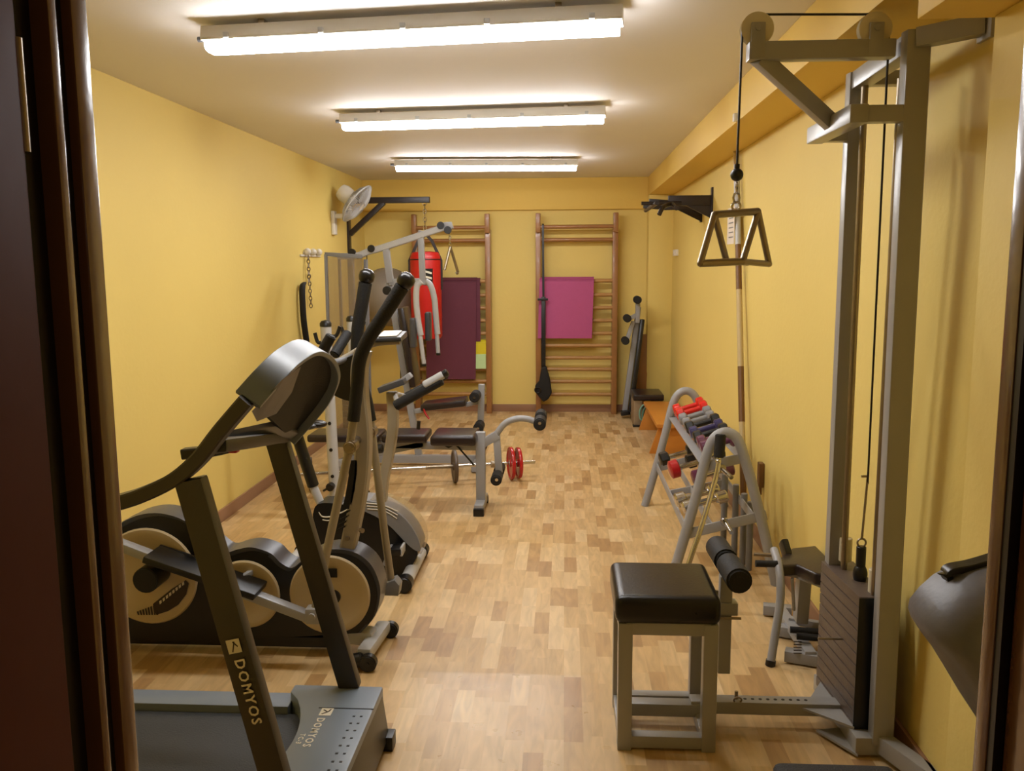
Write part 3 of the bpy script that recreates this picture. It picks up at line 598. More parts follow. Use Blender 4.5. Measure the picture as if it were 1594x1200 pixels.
for k in range(64):
    u = k*math.pi*2/64; d = fa*math.cos(u)+fb2*math.sin(u)
    cg.tube([fc+fn*.055+d*.04, fc+fn*.045+d*.13, fc+d*R_], .0028, n=4, k=3); cg.tube([fc-fn*.06+d*.045, fc-fn*.05+d*.14, fc+d*R_], .0028, n=4, k=3)
link('cage', cg, SILB, fan)
link('cage_badge', B().cyl(fc+fn*.04, fc+fn*.052, .042, bev=.003), WHT, fan)
for k in range(3):
    u = k*2*math.pi/3; d = fa*math.cos(u)+fb2*math.sin(u); e = fa*-math.sin(u)+fb2*math.cos(u)
    link('blade', B().prism([fc+d*.03-e*.015-fn*.01, fc+d*.1-e*.05-fn*.02, fc+d*.165-e*.03-fn*.02, fc+d*.165+e*.05+fn*.01, fc+d*.09+e*.045+fn*.008, fc+d*.03+e*.015], fn*.003), SILB, fan)
# ------------------------------------------------------------------ hooks, chain and strap on the left wall
hk0 = at(481, 393, X=XL)
hk = thing('coat_hook_rail', 'small white rail of three hooks on the left wall below the fan', 'hooks', hk0)
hy = [at(a, 391, X=XL).y for a in (473, 482, 491)]
link('rail', B().box(XL, XL+.012, hy[0]-.12, hy[2]+.12, hk0.z-.035, hk0.z-.018, .002), WHT, hk)
for y in hy: link('hook', B().ball((XL+.03, y, hk0.z+.005), .03, (1, 1, 1)).cyl((XL, y, hk0.z), (XL+.03, y, hk0.z), .016), WHT, hk)
y = hy[0]
solo('chain', B().chain((XL+.028, y+.02, hk0.z-.03), (XL+.026, y+.06, hk0.z-.46), .04, .004).chain((XL+.04, y-.01, hk0.z-.03), (XL+.04, y-.03, hk0.z-.25), .04, .004), STL, 'steel chain hanging from the hook rail on the left wall', 'chain', (XL+.03, y, hk0.z))
sp_ = [at(a, b, X=XL+.04) for a, b in [(476, 440), (471, 446), (471, 470), (473, 500), (477, 530), (480, 560)]]
solo('exercise_strap', B().tube(sp_, .024, taper=lambda u: .3+.75*min(1, u*5)), FOAM, 'curved black strap hanging on the chain at the left wall', 'strap', sp_[0])
# ------------------------------------------------------------------ punching bag and bracket
YP = 8.75
br_ = thing('punching_bag_bracket', 'black steel wall bracket holding up the red punching bag', 'bracket', (XL, YP, 2.1))
e1, e0 = at(669, 313, Y=YP), at(575, 310, Y=YP); e1.z = (e1.z+at(575, 310, Y=YP).z)/2
link('arm', B().bar((XL, YP, e1.z), e1, .06, .058), BRKT, br_)
link('brace', B().bar((XL+.02, YP, e1.z-.33), (e1.x-.46, YP, e1.z-.02), .05, .055, up=(0, 1, 0)), BRKT, br_)
link('wall_plate', B().box(XL, XL+.02, YP-.05, YP+.05, e1.z-.55, e1.z+.06, .003), BRKT, br_)
bx = at(661, 330, Y=YP).x; zt_, zb_ = at(660, 396, Y=YP).z, at(660, 527, Y=YP).z
link('hook', B().ring((bx, YP, e1.z-.035), (0, 1, 0), .018, .004), STL, br_)
bag = thing('punching_bag', 'red hanging punching bag with black straps, chained to the wall bracket', 'punching bag', (bx, YP, zb_))
rb = .155
link('body', B().lathe([(.02, 0), (rb*.9, .005), (rb, .03), (rb, (zt_-zb_)*.96), (rb*.96, zt_-zb_-.01), (rb*.85, zt_-zb_+.02), (.05, zt_-zb_+.03)], (bx, YP, zb_), Zv, 36), RED, bag)
link('top_band', B().ring((bx, YP, zt_-.05), Zv, rb, .006, 36), BRKT, bag)
for s_ in (-1, 1):
    link('strap', B().tube([(bx+s_*rb*1.01, YP-.02, zt_-.35), (bx+s_*rb*1.02, YP-.02, zt_-.06), (bx+s_*.07, YP-.01, zt_+.13), (bx+.0, YP, zt_+.21)], .01, k=0, rect=(.03, .008), up=(0, 1, 0)), BRKT, bag)
link('chain', B().chain((bx, YP, zt_+.2), (bx, YP, e1.z-.05), .05, .006), CHR, bag)
lg = B().box(bx+.0, bx+.09, YP-rb-.004, YP-rb+.03, zt_-.3, zt_-.14)
link('logo_patch', lg, BLK, bag)
b_ = B()
for z_ in (-.175, -.225, -.27): b_.prism([(bx+.01, YP-rb-.007, zt_+z_), (bx+.085, YP-rb-.007, zt_+z_-.02), (bx+.085, YP-rb-.007, zt_+z_), (bx+.01, YP-rb-.007, zt_+z_+.02)], (0, .002, 0))
link('logo_stripes', b_, INK, bag)
# ------------------------------------------------------------------ exercise ball on a corner bracket
bc = at(603, 462, Y=9.12)
solo('exercise_ball', B().ball(bc, .305, n=48), BALL, 'big grey exercise ball high in the back left corner behind the punching bag', 'exercise ball', (bc.x, bc.y, bc.z-.305))
bkt = thing('ball_bracket', 'thin dark wall rods under the grey exercise ball', 'bracket', (bc.x, YB, bc.z-.3))
for s_ in (-.15, .15): link('rod', B().tube([(bc.x+s_, YB-.005, bc.z-.31), (bc.x+s_, bc.y+.1, bc.z-.292), (bc.x+s_, bc.y-.2, bc.z-.29)], .007), DGR, bkt)
link('wall_plate', B().box(bc.x-.2, bc.x+.2, YB-.012, YB, bc.z-.33, bc.z-.28, .003), DGR, bkt)
# ------------------------------------------------------------------ wall bars
YW = 9.33
rz = [at(900, y, Y=YW).z for y in (353, 373, 437, 459, 479, 499, 519, 538, 557, 575, 594, 614)]
def wall_bars(xl, xr, label):
    t = thing('wall_bars', label, 'wall bars', ((xl+xr)/2, YB, 0), 'wooden wall bars on the back wall')
    ztop = at(957, 331, Y=YW).z
    for x in (xl, xr):
        p = link('post', B().box(x-.028, x+.028, YW-.02, YB-.0, 0, ztop-.16, .006).box(x-.026, x+.026, YW-.07, YW+.02, ztop-.2, ztop, .01), WOOD, t)
    for i, z in enumerate(rz):
        yy = YW-.05 if i == 0 else YW+.02
        link('rung', B().cyl((xl+.02, yy, z), (xr-.02, yy, z), .021, n=16), WOODR if i > 1 else WOOD, t)
    return t
x1, x2, x3, x4 = at(648, 480, Y=YW).x, at(760, 480, Y=YW).x, at(838, 480, Y=YW).x, at(957, 480, Y=YW).x
wall_bars(x1, x2, 'wooden wall bars behind the purple mat, left of the two')
wall_bars(x3, x4, 'wooden wall bars with the pink mat, right of the two')
# mats folded over the rungs
def mat_sheet(name, x0, x1_, z, down_f, down_b, m, label, yf=YW-.025, th=.012, skew=0., ro=0):
    yr = YW+.02; prof = [(yf-.008, z-down_f), (yf-.006, z-.02), (yf, z+.012), (yr, z+.03), (yr+.03, z+.01), (yr+.035, z-down_b)]
    b = B(); t = bmesh.new(); R = []
    sp2 = [prof[0]]+[(a.x, a.y) for a in smooth([V((p[0], p[1], 0)) for p in prof[1:-1]], 4)]+[prof[-1]]
    for k, (y_, z_) in enumerate(sp2):
        x_off = skew*(z-z_)
        R.append([V((x0+x_off, y_, z_)), V((x1_+x_off, y_, z_))])
    for i in range(len(R)-1):
        a, b_, c, d = R[i][0], R[i][1], R[i+1][1], R[i+1][0]
        n_ = (b_-a).cross(d-a).normalized()*th
        b.hexa([a, b_, c, d, a+n_, b_+n_, c+n_, d+n_])
    bmesh.ops.remove_doubles(b.bm, verts=b.bm.verts, dist=.0015)
    return solo(name, b, m, label, 'exercise mat', ((x0+x1_)/2, yf, z-down_f))
z437 = rz[2]
mat_sheet('exercise_mat', at(840, 480, Y=YW).x, at(924, 480, Y=YW).x, z437-.0, z437-at(900, 526, Y=YW).z, .5, PINK, 'pink exercise mat folded over the right wall bars', skew=-.03)
mat_sheet('exercise_mat', at(666, 480, Y=YW).x, at(743, 480, Y=YW).x, z437, z437-at(700, 589, Y=YW).z, .55, PURP, 'long purple exercise mat hanging on the left wall bars', skew=-.02, yf=YW-.045)
mat_sheet('exercise_mat', at(690, 480, Y=YW).x, at(748, 480, Y=YW).x, z437, z437-at(700, 531, Y=YW).z, .05, PURP, 'shorter purple exercise mat tucked behind the long purple one', yf=YW-.022, th=.006)
mz = rz[6]
mat_sheet('exercise_mat', at(700, 550, Y=YW).x, at(757, 550, Y=YW).x, at(748, 534, Y=YW).z, .14, .05, YLWF, 'yellow mat peeking out beside the purple mat', yf=YW-.022, th=.008)
mat_sheet('exercise_mat', at(700, 560, Y=YW).x, at(757, 560, Y=YW).x, at(748, 553, Y=YW).z, .14, .04, GRNF, 'pale green mat just below the yellow one', yf=YW-.034, th=.007)
# suspension trainer
yst = YW-.09
st_ = thing('suspension_trainer', 'black suspension straps with pouch hanging from the right wall bars', 'suspension trainer', at(846, 352, Y=yst))
link('strap', B().bar(at(845, 350, Y=yst), at(846, 470, Y=yst), .022, .006, up=(0, 1, 0), bev=0).bar(at(846, 462, Y=yst), at(846, 585, Y=yst), .045, .014, up=(0, 1, 0), bev=.003), BLK, st_)
link('strap_loop', B().tube([at(845, 352, Y=yst), V((at(845, 350, Y=yst).x, YW-.05, rz[0]+.03)), V((at(845, 350, Y=yst).x, YW-.02, rz[0]))], .01, rect=(.02, .006)), BLK, st_)
link('buckle', B().box(*sum([[c-a, c+a] for c, a in zip(at(845, 466, Y=yst-.01), (.055, .012, .012))], []), .003), BLK, st_)
pg = [(843, 572), (850, 570), (856, 590), (859, 612), (853, 622), (846, 626), (839, 618), (833, 610), (833, 600), (839, 594)]
link('pouch', B().prism(pts(pg, yst-.05), Yv*.09, .015, 3), FOAM, st_)
link('handle_ring', B().ring(at(837, 607, Y=yst-.06), (0, 1, .1), .03, .007), BLK, st_)
# ------------------------------------------------------------------ folded ab bench leaning by the corner pilaster
ab = thing('sit_up_bench', 'folded silver sit-up bench leaning upright in the back right corner', 'bench', at(975, 645, Z=0))
ya = 9.1
link('rail', B().bar(at(972, 640, Y=ya), at(994, 478, Y=ya+.08), .05, .07, up=(0, 1, 0)), SIL, ab)
link('pad', B().bar(at(981, 640, Y=ya+.02), at(999, 497, Y=ya+.1), .26, .045, up=(1, 0, 0), bev=.015), LEA, ab)
link('leg_hook', B().bar(at(992, 502, Y=ya), at(993, 468, Y=ya-.02), .045, .06, up=(0, 1, 0)).bar(at(991, 490, Y=ya), at(978, 497, Y=ya-.03), .04, .045, up=(0, 1, 0)).bar(at(986, 500, Y=ya), at(975, 531, Y=ya-.03), .04, .05, up=(0, 1, 0)), SIL, ab)
for a, b in ((993, 467), (977, 496), (974, 531)):
    q = at(a, b, Y=ya-.14); link('foam_roller', B().cyl(q, q+Yv*.15, .04, bev=.008), FOAM, ab)
    link('roller_bar', B().cyl(q+Yv*.14, q+Yv*.2, .012), SIL, ab)
link('foot', B().bar(at(966, 643, Y=ya-.03), at(981, 641, Y=ya-.03), .1, .05, bev=.01), BLK, ab)
# wide board behind it
bwd = solo('wooden_board', B().bar(at(993, 640, Y=9.26), at(1001, 520, Y=9.3), .02, .14, up=(1, 0, 0), bev=.002), WOOD, 'narrow brown board standing behind the folded sit-up bench', 'board', at(993, 640, Y=9.2))
# step box with black top, teal band, bench
ys = 8.55
p0, p1 = at(986, 614, Y=ys), at(1034, 614, Y=ys); zs_ = at(1000, 624, Y=ys).z
sb_ = thing('low_step', 'low step with black padded top at the far end of the wooden bench', 'step', ((p0.x+p1.x)/2, ys+.2, 0))
link('top', B().box(p0.x, p1.x, ys, ys+.45, zs_, zs_+.06, .015, 3), LEB, sb_)
BBM = mat('beige_board', (150, 128, 98), .5, var=.1)
for x_ in (p0.x+.01, p1.x-.09): link('side_panel', B().box(x_, x_+.08, ys+.02, ys+.42, 0.0, zs_, .003), BBM, sb_)
link('foot', B().box(p0.x, p0.x+.12, ys, ys+.08, 0, .02, .003), BLK, sb_)
tb = [at(a, b, Y=ys-.05) for a, b in [(1035, 626), (1015, 628), (1002, 630), (996, 640), (997, 652), (1002, 654)]]
solo('resistance_band', B().tube(tb, .009).tube([p+V((.03, .02, -.02)) for p in tb], .009), TEAL, 'teal resistance band draped over the low step', 'resistance band', tb[-1])
bxl = at(1022, 657, Y=7.36).x; bz = at(1022, 657, Y=7.36).z
wbn = thing('wooden_bench', 'low orange wooden bench along the right wall at the back', 'bench', ((bxl+XR)/2, 7.9, 0))
link('seat_plank', B().box(bxl-.01, XR-.02, 7.25, 8.5, bz-.03, bz, .004), BWOOD, wbn)
link('end_board', B().prism([(bxl+.02, 7.33, bz-.03), (bxl-.06, 7.33, 0), (XR-.03, 7.33, 0), (XR-.03, 7.33, bz-.03)], (0, .03, 0), .003), BWOOD, wbn)
link('end_board', B().prism([(bxl+.02, 8.4, bz-.03), (bxl-.06, 8.4, 0), (XR-.03, 8.4, 0), (XR-.03, 8.4, bz-.03)], (0, .03, 0), .003), BWOOD, wbn)
link('stretcher', B().box(bxl+.1, bxl+.13, 7.36, 8.4, .1, .15, .003), BWOOD, wbn)
# ------------------------------------------------------------------ dumbbell rack
ra = thing('dumbbell_rack', 'grey A-frame dumbbell rack with two shelves beside the right wall', 'dumbbell rack', (.8, 5.0, 0))
YA2, YA1 = 4.27, 5.7
AF = [(.535, 0), (.6, .24), (.665, .5), (.70, .66), (.735, .745), (.79, .775), (.845, .745), (.88, .66), (.93, .5), (1.0, .24), (1.06, 0)]
for y_ in (YA2, YA1): link('end_frame', B().tube([(x, y_, z+.0) for x, z in AF], .026, k=4, n=16), SIL, ra)
for y_ in (YA2, YA1):
    link('cross_bar', B().bar((.68, y_, .60), (.905, y_, .655), .012, .05, up=(0, 0, 1)).bar((.60, y_, .255), (1.0, y_, .36), .012, .05, up=(0, 0, 1)), SIL, ra)
link('upper_rail', B().bar((.705, YA2, .6), (.705, YA1, .6), .05, .008, up=(0, 0, 1)).bar((.87, YA2, .65), (.87, YA1, .65), .05, .008), SIL, ra)
link('lower_shelf_rail', B().bar((.61, YA2, .27), (.61, YA1, .27), .008, .05).bar((.735, YA2, .29), (.735, YA1, .29), .008, .05).bar((.94, YA2, .34), (.94, YA1, .34), .008, .05).bar((.61, 5.0, .27), (.95, 5.0, .345), .012, .04), SIL, ra)
for (a, b, c_, d_) in ((1122, 728, 1140, 745), (1128, 812, 1140, 831)):
    p = at(a, b, Y=YA2-.02); q = V((at(c_, d_, Y=YA2-.18).x, YA2-.16, at(c_, d_, Y=YA2-.18).z)); link('storage_peg', B().cyl(p, q, .011, bev=.003).cyl(p, p+(q-p)*.1, .022), CHR, ra)
def dumbbell(c, d, m, label, L=.17, rh=.032, rr=.016, hexh=False, grip=None, grp='dumbbells on the rack', m2=None):
    c, d = V(c), V(d).normalized(); t = thing('dumbbell', label, 'dumbbell', c-Zv*rh, grp)
    link('grip', B().cyl(c-d*L*.3, c+d*L*.3, rr), grip or m, t)
    for s_ in (-1, 1):
        e = c+d*s_*L*.25; n_ = 6 if hexh else 22
        link('head', B().lathe([(rh*.75, 0), (rh, .008), (rh, L*.25-.008), (rh*.75, L*.25)], e, d*s_, n_), (m2 or m) if s_ > 0 else m, t)
dx = V((.9, 0, .28))
yy = 5.55
items = [(REDD, 'shiny red dumbbell at the far end of the top shelf', .2, .042), (REDD, 'second shiny red dumbbell, just in front of the farthest one', .2, .042),
         (GRYD, 'light grey dumbbell right in front of the red pair', .2, .036), (GRYD, 'grey dumbbell sitting in front of the first light grey one', .19, .034),
         (BLK, 'black dumbbell between the grey and the navy ones', .2, .038), (NAVD, 'navy blue dumbbell on the top shelf', .19, .034),
         (BLK, 'black dumbbell just in front of the navy one', .19, .036), (PURD, 'dark purple dumbbell in the middle of the top shelf front', .19, .036), (PURD, 'shiny purple dumbbell at the near end of the top shelf', .2, .038)]
for i, (m, lb, L, rh) in enumerate(items):
    y_ = 5.55-i*.14; dumbbell((.79, y_, .655+rh*.9), dx, m, lb, L, rh, hexh=(m is BLK))
for i, (x, y_, m, lb, rh) in enumerate([(.72, 5.5, BLK, 'black dumbbell at the far end of the lower shelf', .045), (.86, 5.3, BLK, 'black dumbbell at the far right of the lower shelf', .045),
                                       (.74, 5.15, REDP, 'dumbbell with one dark red end on the lower shelf', .055), (.84, 4.9, PURD, 'dark purple dumbbell on the right of the lower shelf', .045), (.70, 4.55, CHR, 'chrome dumbbell at the near end of the lower shelf', .04), (.72, 4.42, CHR, 'chrome dumbbell nearest the camera on the lower shelf', .034)]):
    dumbbell((x, y_, .325+(x-.61)*.22+rh), (.95, .12, .26), m, lb, .24, rh, hexh=(m is BLK), grip=CHR, grp='dumbbells on the lower shelf', m2=BLK if i == 2 else None)
ez = [at(a, b, Y=4.2) for a, b in [(1120, 672), (1118, 700), (1116, 728), (1112, 745), (1106, 775), (1095, 815), (1078, 865), (1062, 905)]]
f_ = at(1056, 930, Z=.012)
ez = [at(1120, 676, Y=4.22), at(1119, 705, Y=4.2), at(1117, 730, Y=4.18), at(1108, 765, Y=4.15), at(1090, 825, Y=4.08), at(1070, 885, Y=4.02)]
ebt = thing('curl_bar', 'bent chrome curl bar with black grip leaning on the rack', 'curl bar', ez[-1]*1.0)
ezt = ez+[V((ez[-1].x-(ez[-2].x-ez[-1].x)*.55, 3.98, .012))]
link('shaft', B().tube(ezt, .0125, k=5), CHR, ebt)
link('grip', B().cyl(at(1122, 676, Y=4.21), at(1119, 712, Y=4.2), .026, bev=.004), FOAM, ebt)
link('collar', B().ball(at(1118, 718, Y=4.19), .016), CHR, ebt)
# pipes standing between rack and wall
for i, (a, b0, b1) in enumerate([(1128, 738, 765), (1145, 754, 786), (1158, 768, 796), (1168, 781, 800)]):
    q = at(a, b1, Y=4.75-.09*i)+V((.0, 0, 0)); solo('steel_pipe', B().cyl((q.x, q.y, 0), (q.x, q.y, at(a, b0, Y=q.y).z), .017, bev=.002), GRY, 'short upright pipe behind the rack, %s' % ['farthest of four', 'second farthest of four', 'third from the far end', 'nearest of four'][i], 'pipe', (q.x, q.y, 0), 'pipes standing behind the dumbbell rack')
# ------------------------------------------------------------------ tall pole on the right wall
ptop = at(1146, 234, X=XR-.03); pbot = at(1157, 760, X=XR-.06); dp = (pbot-ptop).normalized(); pbot = ptop+dp*((ptop.z-.005)/(-dp.z))
pl = thing('training_pole', 'tall thin taped pole leaning against the right wall behind the triangle handle', 'pole', pbot)
link('shaft', B().cyl(pbot, ptop, .018), BEIG, pl)
Lp = (ptop-pbot).length
for a, b, m in ((.93, 1.0, CHR), (.80, .93, SILB), (.62, .74, TAPE), (.42, .56, BEIG), (.28, .42, TAPE), (.1, .2, TAPE), (.74, .8, SILB)):
    link('tape_band', B().cyl(pbot+(ptop-pbot)*a, pbot+(ptop-pbot)*b, .0188), m, pl)
q = at(1138, 348, X=XR-.06)
tg = link('paper_tag', B().box(q.x-.003, q.x, q.y-.12, q.y+.11, q.z-.13, q.z+.1), PAPER, pl, label='white paper tag')
b_ = B()
for k in range(6): b_.box(q.x-.0045, q.x-.003, q.y-.09, q.y+.05, q.z-.09+k*.03, q.z-.083+k*.03)
link('tag_lines', b_, GRY, tg)
q = at(1183, 735, X=XR-.02)
solo('wall_baton', B().box(XR-.03, XR-.001, q.y-.03, q.y+.03, at(1183, 752, X=XR).z, at(1183, 714, X=XR).z, .005).cyl((XR-.015, q.y, at(1183, 752, X=XR).z), (XR-.015, q.y, .3), .008), TAPE, 'small brown baton hanging on the right wall beside the rack', 'baton', (XR, q.y, .5))
# switch box
q = at(1054, 393, X=XR); solo('light_switch', B().box(XR-.03, XR, q.y-.11, q.y+.11, q.z-.035, q.z+.03, .006).box(XR-.036, XR-.028, q.y-.03, q.y+.03, q.z-.02, q.z+.018, .002), WHT, 'white switch box on the right wall below the pull-up bar', 'switch', (XR, q.y, q.z))
q = at(1147, 183, X=.868); solo('cable_clip', B().box(.85, .868, q.y-.02, q.y+.02, q.z-.02, q.z+.02, .004), WHT, 'small white clip on the side of the ceiling beam', 'clip', q)
# ------------------------------------------------------------------ pull-up bar
yp = 6.85
pu = thing('pull_up_bar', 'black wall-mounted pull-up bar high on the right wall', 'pull-up bar', (XR, yp, 2.05))
zt2 = at(1100, 304, Y=yp).z; zb2 = at(1100, 320, Y=yp).z; xm = at(1040, 310, Y=yp).x; xe = at(998, 316, Y=yp).x
link('wall_plate', B().box(XR-.012, XR, yp-.03, yp+.03, at(1105, 340, X=XR).z, at(1105, 294, X=XR).z, .002).box(XR-.012, XR, yp+.5, yp+.56, zb2-.1, zt2+.04, .002).box(XR-.012, XR, yp, yp+.55, zb2, zt2-.03, .002), BRKT, pu)
for y_ in (yp, yp+.5): link('arm', B().bar((XR, y_, (zt2+zb2)/2), (xm, y_, (zt2+zb2)/2), .04, zt2-zb2).bar((xm+.05, y_, zb2+.02), (xe+.06, y_, zb2+.035), .035, .04).prism([(XR, y_-.01, zb2), (XR, y_-.01, zb2-.1), (XR-.2, y_-.01, zb2)], (0, .02, 0)), BRKT, pu)
link('grip_bar', B().cyl((xe+.1, yp-.2, zb2+.01), (xe+.1, yp+.72, zb2+.01), .016).tube([(xe+.0, yp-.02, zb2+.02), (xe+.08, yp-.02, zb2+.02), (xe+.3, yp-.02, zb2+.02)], .014), BRKT, pu)
link('angled_grip', B().tube([at(1046, 317, Y=yp-.1), at(1036, 320, Y=yp-.15), at(1031, 324, Y=yp-.2), at(1026, 334, Y=yp-.22)], .017), BRKT, pu)
link('angled_grip', B().tube([at(1046, 317, Y=yp-.1), at(1052, 322, Y=yp-.2), at(1053, 324, Y=yp-.3)], .017), BRKT, pu)
# ------------------------------------------------------------------ compact step machine / stool behind the tower
sm_ = thing('stepper_seat', 'small silver exerciser with brown-black padded seat behind the cable tower', 'exercise machine', (.98, 3.5, 0))
zq = at(1245, 900, Y=3.45).z
seat = [(1208, 872), (1228, 858), (1245, 853), (1270, 852), (1282, 872), (1284, 892), (1262, 888), (1238, 878), (1212, 882)]
sp3 = [(at(a, b, Z=zq+.03).x, at(a, b, Z=zq+.03).y) for a, b in [(1208, 876), (1232, 856), (1270, 852), (1290, 872), (1290, 898), (1268, 896), (1240, 882), (1214, 884)]]
link('seat_pad', B().prism([V((x, y, zq-.01)) for x, y in sp3], (0, 0, .05), .012, 3), LEB, sm_)
link('seat_plate', B().prism([V((x, y, zq-.022)) for x, y in [(sp3[0][0]+.02, sp3[0][1]), (sp3[2][0], sp3[2][1]-.02), (sp3[4][0]-.02, sp3[4][1]+.01), (sp3[6][0], sp3[6][1]+.01)]], (0, 0, .012)), SIL, sm_)
link('front_tube', B().tube([at(1205, 856, Y=3.6), at(1212, 880, Y=3.5), at(1215, 910, Y=3.45), at(1214, 940, Y=3.43), at(1207, 985, Y=3.4), V((at(1200, 1034, Y=3.37).x, 3.37, .02))], .017, n=14), SIL, sm_)
link('tube_cap', B().cyl((at(1200, 1034, Y=3.37).x, 3.37, .022), (at(1200, 1034, Y=3.37).x-.003, 3.37, 0), .02), BLK, sm_)
link('seat_column', B().bar(at(1252, 892, Y=3.55), at(1246, 965, Y=3.6), .05, .06, up=(0, 1, 0)).bar(at(1233, 900, Y=3.5), at(1236, 950, Y=3.55), .012, .012), SIL, sm_)
def fbar(a, b, z=.03, w=.05, h=.05): 
    p, q = at(*a, Z=z), at(*b, Z=z); return (p, q, w, h)
bb = B()
for a, b in (((1188, 947), (1232, 951)), ((1222, 1018), (1276, 1027)), ((1203, 978), (1244, 985))): bb.bar(*fbar(a, b)[:2], .05, .045)
bb.bar(at(1215, 950, Z=.05), at(1262, 1020, Z=.05), .045, .03).bar(at(1228, 965, Z=.06), at(1290, 975, Z=.06), .03, .03)
link('base_frame', bb, SIL, sm_)
b_ = B()
for k in range(5):
    p = at(1240, 998+k*4.5, Z=.068); b_.box(p.x-.012, p.x+.02, p.y-.004, p.y+.004, .0655, .067)
link('base_marking', b_, INKD, sm_)
link('foot_bar', B().cyl(at(1230, 980, Z=.09), at(1284, 984, Z=.09), .014).cyl(at(1240, 990, Z=.09), at(1286, 994, Z=.09), .014), FOAM, sm_)
link('hand_grip', B().cyl(at(1176, 877, Y=3.5), at(1210, 878, Y=3.5), .014), FOAM, sm_)
link('hand_bar', B().cyl(at(1173, 863, Y=3.62), at(1212, 865, Y=3.6), .009), STL, sm_)
link('side_pad', B().bar(at(1219, 842, Y=3.7), at(1226, 866, Y=3.65), .03, .05, bev=.008), LEA, sm_)
# ------------------------------------------------------------------ cable tower
tw = thing('cable_tower', 'tall grey cable tower with weight stack and pulley arm, right foreground', 'cable machine', (1.0, 2.95, 0))
xu = .995; yn, yf_ = 2.73, 3.13; ztp = 2.235; s = .062
unx = at(1372, 1150, Y=yn).x
top_n = at(1427, 47, Y=2.6); bot_n = V((1.03, yn, .05))
top_f = at(1335, 113, Y=3.0); bot_f = V((.985, yf_, .05))
link('upright', B().bar(bot_n, top_n, .066, .05, up=(0, 1, 0), bev=.004), TWR, tw)
link('upright', B().bar(bot_f, top_f, .06, .05, up=(0, 1, 0), bev=.004), TWR, tw)
link('top_beam', B().bar(top_n-Zv*.03, top_f-Zv*.03, .05, .055, bev=.004), TWR, tw)
tie = at(1536, 38, X=XR-.005); link('wall_tie', B().bar(top_n+V((.0, -.01, -.024)), tie, .047, .052, bev=.004).box(XR-.012, XR, tie.y-.04, tie.y+.04, tie.z-.04, tie.z+.04, .002), TWR, tw)
kf = at(1395, 118, Y=2.98); link('rear_wall_tie', B().bar((top_f.x, top_f.y+.02, kf.z-.0), (XR, top_f.y+.02, kf.z), .045, .045), TWR, tw)
ay = 2.64; at_ = at(1178, 80, Y=ay); ar_ = at(1385, 78, Y=ay); za = (at_.z+ar_.z)/2
link('arm', B().bar((at_.x-.026, ay, za), (ar_.x+.01, ay, za), .05, .05, bev=.004), TWR, tw)
lw = lambda z: bot_n+(top_n-bot_n)*((z-bot_n.z)/(top_n.z-bot_n.z)); lf = lambda z: bot_f+(top_f-bot_f)*((z-bot_f.z)/(top_f.z-bot_f.z))
zbn = at(1370, 178, Y=2.64).z; kn_, kf_ = lw(zbn), lf(zbn)
zbn = at(1370, 178, Y=kn_.y).z; u0 = at(1322, 178, Y=kn_.y).x
link('bracket', B().bar((u0-.004, kn_.y, zbn), (kn_.x, kn_.y, zbn), .046, .046, bev=.002), TWR, tw)
uf = V((u0+.02, kf_.y+.02, zbn)); 
link('bracket_rail', B().bar((u0+.02, kn_.y-.027, zbn), uf, .052, .052, bev=.004), TWR, tw)
link('rear_bracket', B().bar((u0, kf_.y, zbn), (kf_.x, kf_.y, zbn), .044, .044, bev=.002), TWR, tw)
bm_ = V((u0+.018, kn_.y+(kf_.y-kn_.y)*.5, zbn))
link('arm_brace', B().bar((at_.x+.005, ay+.002, za-.012), bm_, .044, .046, up=(0, 1, 0)), TWR, tw)
for i, (a, b) in enumerate(((1178, 46), (1361, 46))):
    q = at(a, b, Y=ay)
    link('pulley', B().lathe([(.008, -.014), (.04, -.014), (.046, -.012), (.038, -.003), (.038, .003), (.046, .012), (.04, .014), (.008, .014)], q, Yv, 32), NYL, tw)
    link('pulley_bracket', B().box(q.x-.02, q.x+.02, q.y-.026, q.y-.018, za-.02, q.z+.015, .003).box(q.x-.02, q.x+.02, q.y+.018, q.y+.026, za-.02, q.z+.015, .003).cyl(q-Yv*.03, q+Yv*.03, .009), TWR, tw)
pA, pC = at(1178, 46, Y=ay), at(1361, 46, Y=ay)
wx = at(1345, 800, Y=2.95).x
link('cable', B().cyl(pA+V((-.04, 0, 0)), V((at(1147, 262, Y=ay).x, ay, at(1147, 262, Y=ay).z)), .0035, n=8).tube([pA+V((-.04, 0, 0)), pA+V((-.028, 0, .03)), pA+V((0, 0, .041)), pC+V((0, 0, .041)), pC+V((.029, 0, .029)), pC+V((.041, 0, 0)), V((wx, 2.93, .86))], .0035, k=0, n=8), CABLE, tw)
q = at(1147, 272, Y=ay); link('cable_stop', B().ball(q, .019).cyl(q, q+Zv*.03, .008), BLK, tw)
ayh, ay = ay, 2.93
